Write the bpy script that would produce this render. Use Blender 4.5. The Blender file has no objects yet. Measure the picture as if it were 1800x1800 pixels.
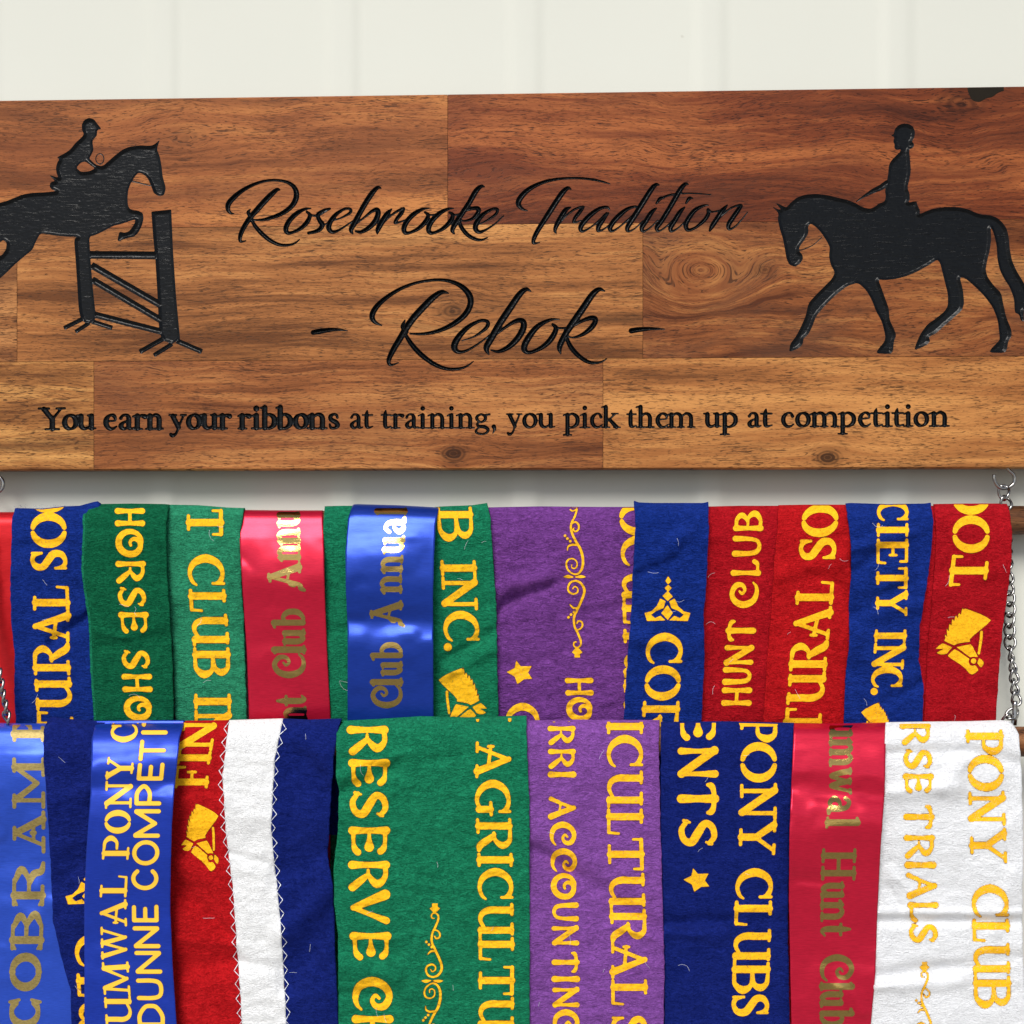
import bpy, math, random
import numpy as np
from mathutils import Vector

# ------------------------------------------------------------------ camera, sky, sun, exposure
SC = bpy.context.scene
U = 0.0005                       # one photograph pixel on the board front is half a millimetre
F = 1930.0                       # focal length in photograph pixels
HZ = 958.0                       # row of the horizon
YAW = math.atan(0.0338)
CAM = np.array([0.0, -F * U, (900 - HZ) * U])
CAM[0] = F * U * math.tan(YAW)

cd = bpy.data.cameras.new('camera')
cam = bpy.data.objects.new('camera', cd)
SC.collection.objects.link(cam)
SC.camera = cam
cam.location = CAM
cam.rotation_euler = (math.radians(90), 0, YAW)
cd.sensor_width = 36
cd.lens = 36 * F / 1800
cd.shift_y = (HZ - 900) / 1800
cd.clip_start = 0.05
cd.clip_end = 200

SUN_EL, SUN_AZ = math.radians(43), math.radians(-164)   # azimuth of the sun, measured from +Y towards +X
W = bpy.data.worlds.new('World')
SC.world = W
W.use_nodes = True
wn = W.node_tree.nodes
wl = W.node_tree.links
wn.clear()
sky = wn.new('ShaderNodeTexSky')
sky.sky_type = 'NISHITA'
sky.sun_disc = False
sky.sun_elevation = SUN_EL
sky.sun_rotation = SUN_AZ
sky.air_density = 1.0
sky.dust_density = 1.0
sky.ozone_density = 1.0
bg = wn.new('ShaderNodeBackground')
bg.inputs['Strength'].default_value = 0.06
hs = wn.new('ShaderNodeHueSaturation')
hs.inputs['Saturation'].default_value = 0.45          # thin cloud greys the sky
wo = wn.new('ShaderNodeOutputWorld')
wl.new(sky.outputs[0], hs.inputs['Color'])
wl.new(hs.outputs[0], bg.inputs['Color'])
wl.new(bg.outputs[0], wo.inputs['Surface'])

ld = bpy.data.lights.new('sun', 'SUN')
ld.energy = 1.5
ld.angle = math.radians(28)
ld.color = (1.0, 0.965, 0.91)
sun = bpy.data.objects.new('sun', ld)
SC.collection.objects.link(sun)
sd = Vector((math.sin(SUN_AZ) * math.cos(SUN_EL), math.cos(SUN_AZ) * math.cos(SUN_EL), math.sin(SUN_EL)))
sun.rotation_euler = sd.to_track_quat('Z', 'Y').to_euler()
sun.location = (0, -3, 4)

SC.view_settings.view_transform = 'Standard'
SC.view_settings.look = 'None'
SC.view_settings.gamma = 1
SC.view_settings.exposure = 1.03

# ------------------------------------------------------------------ helpers
rng = np.random.default_rng(7)
random.seed(7)
CY, SY = math.cos(YAW), math.sin(YAW)


def P(px, py, Y):
    """world X and Z of photograph position (px, py) at world depth Y"""
    px = np.asarray(px, float); py = np.asarray(py, float); Y = np.asarray(Y, float)
    xn = (px - 900) / F
    t = (Y - CAM[1]) / (CY + xn * SY)
    X = CAM[0] + t * (-SY + xn * CY)
    Z = CAM[2] + t * (HZ - py) / F
    return X, Z


def PY(px, Z, Y):
    xn = (px - 900) / F
    t = (Y - CAM[1]) / (CY + xn * SY)
    return HZ - (Z - CAM[2]) * F / t


def interp(v, pts):
    pts = sorted(pts)
    return np.interp(v, [p[0] for p in pts], [p[1] for p in pts])


def mk(name, verts, faces, mat, parent=None, smooth=False, sizes=None, mat2=None, n2=0):
    """one mesh object; faces is a list, or a flat index array with sizes"""
    me = bpy.data.meshes.new(name)
    if sizes is None:
        me.from_pydata([tuple(map(float, v)) for v in verts], [], faces)
    else:
        verts = np.asarray(verts, np.float32)
        sizes = np.asarray(sizes, np.int32)
        me.vertices.add(len(verts))
        me.vertices.foreach_set('co', verts.ravel())
        me.loops.add(len(faces))
        me.loops.foreach_set('vertex_index', np.asarray(faces, np.int32))
        me.polygons.add(len(sizes))
        st = np.zeros(len(sizes), np.int32)
        st[1:] = np.cumsum(sizes)[:-1]
        me.polygons.foreach_set('loop_start', st)
        me.polygons.foreach_set('loop_total', sizes)
        me.update(calc_edges=True)
    if mat:
        me.materials.append(mat)
    if mat2:
        me.materials.append(mat2)
        me.polygons.foreach_set('material_index', [0] * (len(me.polygons) - n2) + [1] * n2)
    if smooth:
        me.polygons.foreach_set('use_smooth', [True] * len(me.polygons))
    o = bpy.data.objects.new(name, me)
    SC.collection.objects.link(o)
    if parent:
        o.parent = parent
    return o


def empty(name, label=None, cat=None, group=None, loc=None):
    o = bpy.data.objects.new(name, None)
    SC.collection.objects.link(o)
    o.empty_display_size = 0.02
    tag(o, label, cat, group)
    return o


def tag(o, label=None, cat=None, group=None, kind=None):
    if label: o['label'] = label
    if cat: o['category'] = cat
    if group: o['group'] = group
    if kind: o['kind'] = kind
    return o


def tube(path, rad, n=10, closed=False):
    """vertices and faces of a tube along a list of points"""
    pts = [Vector(p) for p in path]
    m = len(pts)
    V, Fc = [], []
    up = Vector((0, 1, 0.01))
    prev = None
    for i, p in enumerate(pts):
        a = pts[(i - 1) % m] if (closed or i > 0) else p
        b = pts[(i + 1) % m] if (closed or i < m - 1) else p
        t = (b - a).normalized()
        if prev is None:
            s = t.cross(up).normalized()
        else:
            s = (prev - t * prev.dot(t)).normalized()
        prev = s
        w = t.cross(s)
        r = rad[i] if isinstance(rad, (list, tuple)) else rad
        for k in range(n):
            a_ = 2 * math.pi * k / n
            V.append(p + (s * math.cos(a_) + w * math.sin(a_)) * r)
    for i in range(m if closed else m - 1):
        j = (i + 1) % m
        for k in range(n):
            l = (k + 1) % n
            Fc.append((i * n + k, i * n + l, j * n + l, j * n + k))
    if not closed:
        Fc.append(tuple(range(n - 1, -1, -1)))
        Fc.append(tuple((m - 1) * n + k for k in range(n)))
    return V, Fc


# ---- value noise in numpy
def _hash(i, j, seed):
    h = (i.astype(np.int64) * 374761393 + j.astype(np.int64) * 668265263 + seed * 974711) & 0x7fffffff
    h = ((h ^ (h >> 13)) * 1274126177) & 0x7fffffff
    h = (h ^ (h >> 16)) & 0xffff
    return h / 32767.5 - 1.0


def vnoise(x, y, seed=0):
    i = np.floor(x); j = np.floor(y)
    fx = x - i; fy = y - j
    fx = fx * fx * fx * (fx * (fx * 6 - 15) + 10); fy = fy * fy * fy * (fy * (fy * 6 - 15) + 10)
    a = _hash(i, j, seed); b = _hash(i + 1, j, seed); c = _hash(i, j + 1, seed); d = _hash(i + 1, j + 1, seed)
    return (a * (1 - fx) + b * fx) * (1 - fy) + (c * (1 - fx) + d * fx) * fy


def fbm(x, y, seed=0, octv=3, gain=0.5):
    s = 0; a = 1.0; n = 0
    for k in range(octv):
        ca, sa = math.cos(0.6 * k), math.sin(0.6 * k)
        s = s + a * vnoise(ca * x - sa * y + 17.3 * k, sa * x + ca * y + 9.1 * k, seed + k * 31)
        n += a; a *= gain; x = x * 2.03; y = y * 2.03
    return s / n


# ------------------------------------------------------------------ signed distance drawing
class Ink:
    """a set of variable-width strokes and polygons, rasterised to a signed distance"""
    def __init__(self):
        self.seg = []; self.poly = []; self.cutseg = []; self.cutpoly = []

    def stroke(self, pts, smooth=True, cut=False):
        pts = np.array(pts, float)
        if smooth and len(pts) > 2:
            pts = catmull(pts)
        for a, b in zip(pts[:-1], pts[1:]):
            (self.cutseg if cut else self.seg).append((a[0], a[1], a[2] / 2, b[0], b[1], b[2] / 2))

    def polygon(self, pts, round_=1, cut=False):
        pts = np.array(pts, float)
        for _ in range(round_):
            q = np.empty((len(pts) * 2, 2))
            nx = np.roll(pts, -1, 0)
            q[0::2] = pts * 0.82 + nx * 0.18
            q[1::2] = pts * 0.18 + nx * 0.82
            pts = q
        (self.cutpoly if cut else self.poly).append(pts)

    def add(self, other):
        self.seg += other.seg; self.poly += other.poly; self.cutseg += other.cutseg; self.cutpoly += other.cutpoly

    def xf(self, fn, ws=1.0):
        def m(L):
            r = []
            for s in L:
                a = fn(s[0], s[1]); b = fn(s[3], s[4])
                r.append((a[0], a[1], s[2] * ws, b[0], b[1], s[5] * ws))
            return r
        o = Ink()
        o.seg = m(self.seg); o.cutseg = m(self.cutseg)
        o.poly = [np.array([fn(p[0], p[1]) for p in q]) for q in self.poly]
        o.cutpoly = [np.array([fn(p[0], p[1]) for p in q]) for q in self.cutpoly]
        return o

    def bounds(self):
        xs = []; ys = []
        for s in self.seg:
            xs += [s[0], s[3]]; ys += [s[1], s[4]]
        for p in self.poly:
            xs += [p[:, 0].min(), p[:, 0].max()]; ys += [p[:, 1].min(), p[:, 1].max()]
        return min(xs), min(ys), max(xs), max(ys)

    def field(self, gx, gy, grow=0.0, far=8.0):
        """gx, gy are 1-D grid coordinates; result[iy, ix]"""
        f = np.full((len(gy), len(gx)), far)
        dx = gx[1] - gx[0]; dy = gy[1] - gy[0]

        def win(x0, y0, x1, y1):
            a = max(0, int((x0 - far - gx[0]) / dx)); b = min(len(gx), int((x1 + far - gx[0]) / dx) + 2)
            c = max(0, int((y0 - far - gy[0]) / dy)); d = min(len(gy), int((y1 + far - gy[0]) / dy) + 2)
            return a, b, c, d

        def dseg(s):
            m = max(s[2], s[5])
            a, b, c, d = win(min(s[0], s[3]) - m, min(s[1], s[4]) - m, max(s[0], s[3]) + m, max(s[1], s[4]) + m)
            if b <= a or d <= c: return None
            X = gx[a:b][None, :]; Y = gy[c:d][:, None]
            ex, ey = s[3] - s[0], s[4] - s[1]
            L2 = ex * ex + ey * ey + 1e-9
            t = np.clip(((X - s[0]) * ex + (Y - s[1]) * ey) / L2, 0, 1)
            return (a, b, c, d), np.hypot(X - s[0] - t * ex, Y - s[1] - t * ey) - (s[2] + t * (s[5] - s[2]))

        def dpoly(p):
            a, b, c, d = win(p[:, 0].min(), p[:, 1].min(), p[:, 0].max(), p[:, 1].max())
            if b <= a or d <= c: return None
            X = gx[a:b][None, :]; Y = gy[c:d][:, None]
            best = np.full((d - c, b - a), 1e9); ins = np.zeros((d - c, b - a), bool)
            q = np.roll(p, -1, 0)
            for (x0, y0), (x1, y1) in zip(p, q):
                ex, ey = x1 - x0, y1 - y0
                t = np.clip(((X - x0) * ex + (Y - y0) * ey) / (ex * ex + ey * ey + 1e-9), 0, 1)
                best = np.minimum(best, (X - x0 - t * ex) ** 2 + (Y - y0 - t * ey) ** 2)
                if y0 != y1:
                    cr = ((Y >= min(y0, y1)) & (Y < max(y0, y1))) & (X < x0 + (Y - y0) * ex / ey)
                    ins ^= cr
            best = np.sqrt(best)
            return (a, b, c, d), np.where(ins, -best, best)
        for L, fn in ((self.seg, dseg), (self.poly, dpoly)):
            for s in L:
                r = fn(s)
                if r:
                    (a, b, c, d), v = r
                    f[c:d, a:b] = np.minimum(f[c:d, a:b], v)
        f -= grow
        for L, fn in ((self.cutseg, dseg), (self.cutpoly, dpoly)):
            for s in L:
                r = fn(s)
                if r:
                    (a, b, c, d), v = r
                    f[c:d, a:b] = np.maximum(f[c:d, a:b], -v)
        return f


def catmull(p, n=5):
    q = np.vstack([2 * p[0] - p[1], p, 2 * p[-1] - p[-2]])
    out = []
    for i in range(1, len(q) - 2):
        a, b, c, d = q[i - 1], q[i], q[i + 1], q[i + 2]
        for k in range(n):
            t = k / n
            out.append(0.5 * ((2 * b) + (c - a) * t + (2 * a - 5 * b + 4 * c - d) * t * t + (3 * b - a - 3 * c + d) * t ** 3))
    out.append(p[-1])
    out = np.array(out)
    out[:, 2] = np.maximum(out[:, 2], 0.0)
    return out


TAB = {1: [(0, 4, 7)], 2: [(4, 1, 5)], 3: [(0, 1, 5, 7)], 4: [(5, 2, 6)], 5: [(0, 4, 7), (5, 2, 6)], 6: [(4, 1, 2, 6)],
       7: [(0, 1, 2, 6, 7)], 8: [(7, 6, 3)], 9: [(0, 4, 6, 3)], 10: [(4, 1, 5), (7, 6, 3)], 11: [(0, 1, 5, 6, 3)],
       12: [(7, 5, 2, 3)], 13: [(0, 4, 5, 2, 3)], 14: [(4, 1, 2, 3, 7)], 15: [(0, 1, 2, 3)]}


def march(f, gx, gy, skip=None):
    """polygons of the region f < 0: xy vertices, flat loops, sizes, value at vertices"""
    ny, nx = f.shape
    ins = f < 0
    c = (ins[:-1, :-1] * 1 + ins[:-1, 1:] * 2 + ins[1:, 1:] * 4 + ins[1:, :-1] * 8)
    if skip is not None:
        c = np.where(skip, 0, c)
    nid = np.arange(ny * nx).reshape(ny, nx)
    H0 = ny * nx                       # horizontal edges (i, j)-(i, j+1)
    V0 = H0 + ny * (nx - 1)
    hid = H0 + np.arange(ny * (nx - 1)).reshape(ny, nx - 1)
    vid = V0 + np.arange((ny - 1) * nx).reshape(ny - 1, nx)
    loc = {0: lambda i, j: nid[i, j], 1: lambda i, j: nid[i, j + 1], 2: lambda i, j: nid[i + 1, j + 1], 3: lambda i, j: nid[i + 1, j],
           4: lambda i, j: hid[i, j], 5: lambda i, j: vid[i, j + 1], 6: lambda i, j: hid[i + 1, j], 7: lambda i, j: vid[i, j]}
    loops = []; sizes = []
    for k, polys in TAB.items():
        i, j = np.nonzero(c == k)
        if not len(i): continue
        for pl in polys:
            a = np.stack([loc[q](i, j) for q in pl], 1)
            loops.append(a.ravel()); sizes.append(np.full(len(i), len(pl)))
    if not loops:
        return None
    loops = np.concatenate(loops); sizes = np.concatenate(sizes)
    used, inv = np.unique(loops, return_inverse=True)
    x = np.empty(len(used)); y = np.empty(len(used)); v = np.empty(len(used))
    m = used < H0
    i, j = np.divmod(used[m], nx); x[m] = gx[j]; y[m] = gy[i]; v[m] = f[i, j]
    m = (used >= H0) & (used < V0)
    i, j = np.divmod(used[m] - H0, nx - 1)
    a = f[i, j]; b = f[i, j + 1]; t = np.clip(a / np.where(a == b, 1e-9, a - b), 0.001, 0.999)
    x[m] = gx[j] + t * (gx[j + 1] - gx[j]); y[m] = gy[i]; v[m] = 0
    m = used >= V0
    i, j = np.divmod(used[m] - V0, nx)
    a = f[i, j]; b = f[i + 1, j]; t = np.clip(a / np.where(a == b, 1e-9, a - b), 0.001, 0.999)
    x[m] = gx[j]; y[m] = gy[i] + t * (gy[i + 1] - gy[i]); v[m] = 0
    return x, y, inv, sizes, v


# ------------------------------------------------------------------ materials
def newmat(name):
    m = bpy.data.materials.new(name)
    m.use_nodes = True
    nt = m.node_tree
    return m, nt, nt.nodes['Principled BSDF']


def nd(nt, t, **kw):
    n = nt.nodes.new(t)
    for k, v in kw.items():
        if k in n.inputs:
            n.inputs[k].default_value = v
        else:
            setattr(n, k, v)
    return n


def ramp(nt, fac, stops):
    r = nt.nodes.new('ShaderNodeValToRGB')
    while len(r.color_ramp.elements) < len(stops):
        r.color_ramp.elements.new(0.5)
    for e, (p, c) in zip(r.color_ramp.elements, stops):
        e.position = p
        e.color = (*c, 1) if len(c) == 3 else c
    nt.links.new(fac, r.inputs['Fac'])
    return r.outputs['Color']


def mapped(nt, scale, loc=(0, 0, 0), src=None, rot=(0, 0, 0)):
    if src is None:
        src = nt.nodes.new('ShaderNodeTexCoord').outputs['Object']
    m = nt.nodes.new('ShaderNodeMapping')
    m.inputs['Scale'].default_value = scale
    m.inputs['Location'].default_value = loc
    m.inputs['Rotation'].default_value = rot
    nt.links.new(src, m.inputs['Vector'])
    return m.outputs['Vector']


def noise(nt, vec, scale=1.0, detail=4, rough=0.5, dist=0.0):
    n = nt.nodes.new('ShaderNodeTexNoise')
    n.inputs['Scale'].default_value = scale
    n.inputs['Detail'].default_value = detail
    n.inputs['Roughness'].default_value = rough
    n.inputs['Distortion'].default_value = dist
    nt.links.new(vec, n.inputs['Vector'])
    return n.outputs['Fac']


def math_(nt, op, a, b=0.0, c=None, clamp=False):
    n = nt.nodes.new('ShaderNodeMath')
    n.operation = op
    n.use_clamp = clamp
    for i, v in enumerate((a, b, c)):
        if v is None: continue
        if hasattr(v, 'is_linked'):
            nt.links.new(v, n.inputs[i])
        else:
            n.inputs[i].default_value = v
    return n.outputs[0]


def mixc(nt, fac, a, b, mode='MIX'):
    n = nt.nodes.new('ShaderNodeMix')
    n.data_type = 'RGBA'
    n.blend_type = mode
    for i, v in ((0, fac), (6, a), (7, b)):
        if hasattr(v, 'is_linked'):
            nt.links.new(v, n.inputs[i])
        elif i == 0:
            n.inputs[0].default_value = v
        else:
            n.inputs[i].default_value = (*v, 1)
    return n.outputs[2]


def bump(nt, bs, h, strength=0.3, dist=0.0005):
    b = nt.nodes.new('ShaderNodeBump')
    b.inputs['Strength'].default_value = strength
    b.inputs['Distance'].default_value = dist
    nt.links.new(h, b.inputs['Height'])
    nt.links.new(b.outputs['Normal'], bs.inputs['Normal'])
    return b


def wood(name, dark, mid, light, seed=0.0, swirl=None, knots=(), warp=0.012, bands=(3.2, 60), blot=None, rough=0.5, coat=0.0):
    m, nt, bs = newmat(name)
    tc = nt.nodes.new('ShaderNodeTexCoord').outputs['Object']
    sp = nt.nodes.new('ShaderNodeSeparateXYZ')
    nt.links.new(tc, sp.inputs[0])
    X, Z = sp.outputs['X'], sp.outputs['Z']
    # grain lines bend with a slow noise and swell round the knots
    wv = noise(nt, mapped(nt, (7, 7, 16), (seed, seed * 1.7, 0)), 1, 3, 0.5)
    wv = math_(nt, 'MULTIPLY', math_(nt, 'SUBTRACT', wv, 0.5), warp * 1.1)
    fine = noise(nt, mapped(nt, (40, 40, 130), (seed * 3, 0, 4)), 1, 3, 0.55)
    wv = math_(nt, 'ADD', wv, math_(nt, 'MULTIPLY', math_(nt, 'SUBTRACT', fine, 0.5), 0.0016))
    Zw = math_(nt, 'ADD', Z, wv)
    kn = None; ringv = None
    for (kx, kz, kr, ks) in knots:
        dx = math_(nt, 'MULTIPLY', math_(nt, 'SUBTRACT', X, kx), 0.62)
        dz = math_(nt, 'SUBTRACT', Zw, kz)
        d = math_(nt, 'SQRT', math_(nt, 'ADD', math_(nt, 'MULTIPLY', dx, dx), math_(nt, 'MULTIPLY', dz, dz)))
        g = math_(nt, 'EXPONENT', math_(nt, 'MULTIPLY', math_(nt, 'POWER', math_(nt, 'DIVIDE', d, kr * 2.2), 2.0), -1.0))
        # pull the grain away from the knot's centre
        Zw = math_(nt, 'SUBTRACT', Zw, math_(nt, 'MULTIPLY', math_(nt, 'MULTIPLY', dz, g), 0.75))
        core = math_(nt, 'MULTIPLY', math_(nt, 'EXPONENT', math_(nt, 'MULTIPLY', math_(nt, 'POWER', math_(nt, 'DIVIDE', d, kr), 2.0), -1.0)), ks)
        rg = math_(nt, 'MULTIPLY', math_(nt, 'SINE', math_(nt, 'MULTIPLY', d, 6.283 / (kr * 0.42))), core)
        core = math_(nt, 'ADD', core, math_(nt, 'MULTIPLY', rg, 0.35))
        kn = core if kn is None else math_(nt, 'ADD', kn, core)
    if swirl:      # a wide eye of concentric growth rings
        sx, sz2, sr = swirl
        dx = math_(nt, 'MULTIPLY', math_(nt, 'SUBTRACT', X, sx), 0.7)
        dz = math_(nt, 'SUBTRACT', Zw, sz2)
        d = math_(nt, 'SQRT', math_(nt, 'ADD', math_(nt, 'MULTIPLY', dx, dx), math_(nt, 'MULTIPLY', dz, dz)))
        g = math_(nt, 'EXPONENT', math_(nt, 'MULTIPLY', math_(nt, 'POWER', math_(nt, 'DIVIDE', d, sr), 4.0), -1.0))
        Zw = math_(nt, 'ADD', math_(nt, 'MULTIPLY', Zw, math_(nt, 'SUBTRACT', 1.0, g)), math_(nt, 'MULTIPLY', math_(nt, 'ADD', d, sz2), g))
    cb = nt.nodes.new('ShaderNodeCombineXYZ')
    nt.links.new(X, cb.inputs[0]); nt.links.new(Zw, cb.inputs[2])
    g1 = noise(nt, mapped(nt, (bands[0], 1, bands[1]), (seed * 2.3, seed, seed), cb.outputs[0]), 1, 6, 0.62, 0.25)
    g2 = noise(nt, mapped(nt, (bands[0] * 5, 1, bands[1] * 6), (seed, 3, seed * 4), cb.outputs[0]), 1, 4, 0.6, 0.2)
    g3 = noise(nt, mapped(nt, (3.0, 1, 14), (seed * 5, 9, seed), cb.outputs[0]), 1, 2, 0.5)
    gg = math_(nt, 'ADD', math_(nt, 'MULTIPLY', g1, 0.50), math_(nt, 'MULTIPLY', g2, 0.22))
    gg = math_(nt, 'ADD', gg, math_(nt, 'MULTIPLY', g3, 0.28))
    col = ramp(nt, gg, [(0.40, tuple(c * k_ for c, k_ in zip(dark, (0.66, 0.56, 0.48)))), (0.49, tuple(c * k_ for c, k_ in zip(mid, (0.95, 0.82, 0.70)))), (0.59, tuple(c * k_ for c, k_ in zip(light, (1.13, 1.02, 0.90))))])
    # pores: short dark dashes along the grain
    p = noise(nt, mapped(nt, (150, 1, 1500), (seed * 7, 0, 0), cb.outputs[0]), 1, 2, 0.55, 0.5)
    p2 = noise(nt, mapped(nt, (60, 1, 820), (seed * 9, 0, 2), cb.outputs[0]), 1, 2, 0.55, 0.8)
    dens = noise(nt, mapped(nt, (14, 1, 40), (seed, 0, 8)), 1, 3, 0.5)
    thr = math_(nt, 'ADD', math_(nt, 'MULTIPLY', dens, 0.20), 0.335)
    pf = math_(nt, 'MULTIPLY', math_(nt, 'SUBTRACT', thr, p), 13.0, clamp=True)
    pf2 = math_(nt, 'MULTIPLY', math_(nt, 'SUBTRACT', thr, math_(nt, 'ADD', p2, 0.02)), 10.0, clamp=True)
    pp = math_(nt, 'MAXIMUM', pf, pf2)
    dk = tuple(c * 0.26 for c in dark)
    # darker heart streaks running with the grain
    hs_ = noise(nt, mapped(nt, (1.6, 1, 34), (seed * 6, 2, seed * 3), cb.outputs[0]), 1, 5, 0.65, 0.4)
    hf = math_(nt, 'MULTIPLY', math_(nt, 'SUBTRACT', hs_, 0.55), 8.0, clamp=True)
    col = mixc(nt, math_(nt, 'MULTIPLY', hf, 0.72), col, tuple(c * 0.62 for c in dark))
    col = mixc(nt, math_(nt, 'MULTIPLY', pp, 0.85), col, dk)
    if blot:
        bl = noise(nt, mapped(nt, (9, 1, 22), (seed * 11, 5, 1), cb.outputs[0]), 1, 3, 0.55, 0.6)
        bf = math_(nt, 'MULTIPLY', math_(nt, 'SUBTRACT', bl, 0.47), 4.5, clamp=True)
        col = mixc(nt, math_(nt, 'MULTIPLY', bf, blot[1]), col, blot[0], 'MIX')
    if kn is not None:
        kf = math_(nt, 'MULTIPLY', kn, 1.35, clamp=True)
        col = mixc(nt, kf, col, tuple(c * 0.28 for c in dark))
    nt.links.new(col, bs.inputs['Base Color'])
    bs.inputs['Roughness'].default_value = rough
    bs.inputs['Coat Weight'].default_value = coat
    bs.inputs['Specular IOR Level'].default_value = 0.13
    bs.inputs['Coat Roughness'].default_value = 0.35
    h = math_(nt, 'SUBTRACT', math_(nt, 'MULTIPLY', gg, 0.5), pp)
    bump(nt, bs, h, 0.35, 0.00025)
    return m


def felt(name, col, var=0.32, sheen=0.08, seed=0.0, wave=1.0):
    m, nt, bs = newmat(name)
    v = mapped(nt, (1, 1, 1), (seed, seed, seed))
    a = noise(nt, v, 60, 5, 0.6, 0.6)
    # matted fibre: fine crinkles lying mostly across the sash
    vb = mapped(nt, (170, 170, 420), (seed, 0, seed))
    b = noise(nt, vb, 1, 4, 0.62, 1.4)
    vc = mapped(nt, (900, 900, 1300), (0, seed, 0))
    c = noise(nt, vc, 1, 2, 0.6, 0.8)
    lo = tuple(x * (1 - var) for x in col)
    hi = tuple(min(1, x * (1 + var) + 0.012 * var) for x in col)
    t = math_(nt, 'ADD', math_(nt, 'MULTIPLY', a, 0.15), math_(nt, 'ADD', math_(nt, 'MULTIPLY', b, 0.5), math_(nt, 'MULTIPLY', c, 0.35)))
    nt.links.new(ramp(nt, t, [(0.40, lo), (0.60, hi)]), bs.inputs['Base Color'])
    bs.inputs['Roughness'].default_value = 0.95
    bs.inputs['Specular IOR Level'].default_value = 0.0
    bs.inputs['Sheen Weight'].default_value = sheen
    bs.inputs['Sheen Roughness'].default_value = 0.5
    bs.inputs['Sheen Tint'].default_value = (*[min(1, x * 2 + 0.12) for x in col], 1)
    h = math_(nt, 'ADD', math_(nt, 'MULTIPLY', b, 1.0 * wave), math_(nt, 'MULTIPLY', c, 0.45))
    bump(nt, bs, h, 1.0, 0.0032)
    return m


def satin(name, col, rough=0.30, metal=0.5):
    m, nt, bs = newmat(name)
    v = mapped(nt, (160, 160, 2600))
    n = noise(nt, v, 1, 2, 0.5)
    v2 = mapped(nt, (2600, 2600, 120))
    n2 = noise(nt, v2, 1, 2, 0.5)
    s = noise(nt, mapped(nt, (45, 45, 25)), 1, 4, 0.6)
    hi = tuple(min(1, c * 1.12 + 0.003) for c in col)
    lo = tuple(c * 0.86 for c in col)
    nt.links.new(ramp(nt, n, [(0.3, lo), (0.7, hi)]), bs.inputs['Base Color'])
    bs.inputs['Metallic'].default_value = metal
    nt.links.new(math_(nt, 'ADD', math_(nt, 'MULTIPLY', s, 0.1), rough - 0.05), bs.inputs['Roughness'])
    bs.inputs['Specular IOR Level'].default_value = 0.35
    bs.inputs['Sheen Weight'].default_value = 0.0
    bs.inputs['Sheen Tint'].default_value = (*[min(1, c + 0.2) for c in col], 1)
    bump(nt, bs, math_(nt, 'ADD', n, n2), 0.12, 0.0002)
    return m


def printed(name, col, rough=0.62, metal=0.0, var=0.12, spec=0.35):
    m, nt, bs = newmat(name)
    a = noise(nt, mapped(nt, (320, 320, 700)), 1, 4, 0.65, 0.6)
    lo = tuple(x * (1 - var) for x in col)
    hi = tuple(min(1, x * (1 + var)) for x in col)
    nt.links.new(ramp(nt, a, [(0.35, lo), (0.6, hi)]), bs.inputs['Base Color'])
    bs.inputs['Roughness'].default_value = rough
    bs.inputs['Metallic'].default_value = metal
    bs.inputs['Specular IOR Level'].default_value = spec
    bump(nt, bs, a, 0.3, 0.0004)
    return m


M_YEL = printed('yellow_print', (0.88, 0.455, 0.012), rough=0.8, var=0.13, spec=0.1)
M_YELS = printed('smooth_yellow_print', (0.88, 0.54, 0.045), rough=0.4, var=0.03)
M_FOIL = printed('gold_foil', (0.42, 0.295, 0.095), rough=0.13, metal=1.0, var=0.08)
nt = M_FOIL.node_tree
bs = nt.nodes['Principled BSDF']
fw = noise(nt, mapped(nt, (14, 14, 34), (5, 0, 3)), 1, 2, 0.5)
b2 = nt.nodes.new('ShaderNodeBump')
b2.inputs['Strength'].default_value = 0.9
b2.inputs['Distance'].default_value = 0.005
nt.links.new(fw, b2.inputs['Height'])
b1 = bs.inputs['Normal'].links[0].from_node
nt.links.new(b2.outputs['Normal'], b1.inputs['Normal'])
M_GOLD = printed('dull_gold_print', (0.30, 0.225, 0.075), rough=0.42, metal=0.45, var=0.2)
M_OUTLINE = printed('print_dark_outline', (0.16, 0.050, 0.010), rough=0.8, spec=0.1)  # edge darkening put into colour round the yellow print
M_THREAD = printed('white_thread', (0.75, 0.77, 0.85), var=0.05)
F_BLUE = felt('royal_blue_felt', (0.0075, 0.030, 0.235), seed=1)
F_BLUE2 = felt('deep_blue_felt', (0.007, 0.017, 0.17), seed=2)
F_NAVY = felt('navy_felt', (0.0065, 0.016, 0.155), seed=3, wave=0.5)
F_GREEN = felt('bright_green_felt', (0.010, 0.205, 0.100), seed=4, var=0.35)
F_GREEN2 = felt('dark_green_felt', (0.005, 0.125, 0.055), seed=5, var=0.35)
F_GREEN3 = felt('pale_green_felt', (0.028, 0.27, 0.14), seed=12, var=0.35)
F_PURP = felt('purple_felt', (0.195, 0.055, 0.295), seed=6, var=0.35, wave=1.2)
F_PURP2 = felt('light_purple_felt', (0.25, 0.082, 0.38), seed=9, var=0.3)
F_RED = felt('red_felt', (0.50, 0.0085, 0.012), seed=7, wave=0.6)
F_RED2 = felt('deep_red_felt', (0.43, 0.007, 0.014), seed=8, wave=0.7)
F_WHITE = felt('white_felt', (0.91, 0.92, 0.95), var=0.02, sheen=0.05, seed=10, wave=0.5)
F_FLUFF = felt('white_fleece', (0.95, 0.955, 0.965), var=0.015, sheen=0.05, seed=11, wave=0.4)
S_RED = satin('crimson_satin', (0.54, 0.008, 0.038))
S_RED1 = satin('scarlet_satin', (0.62, 0.010, 0.016))
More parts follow.
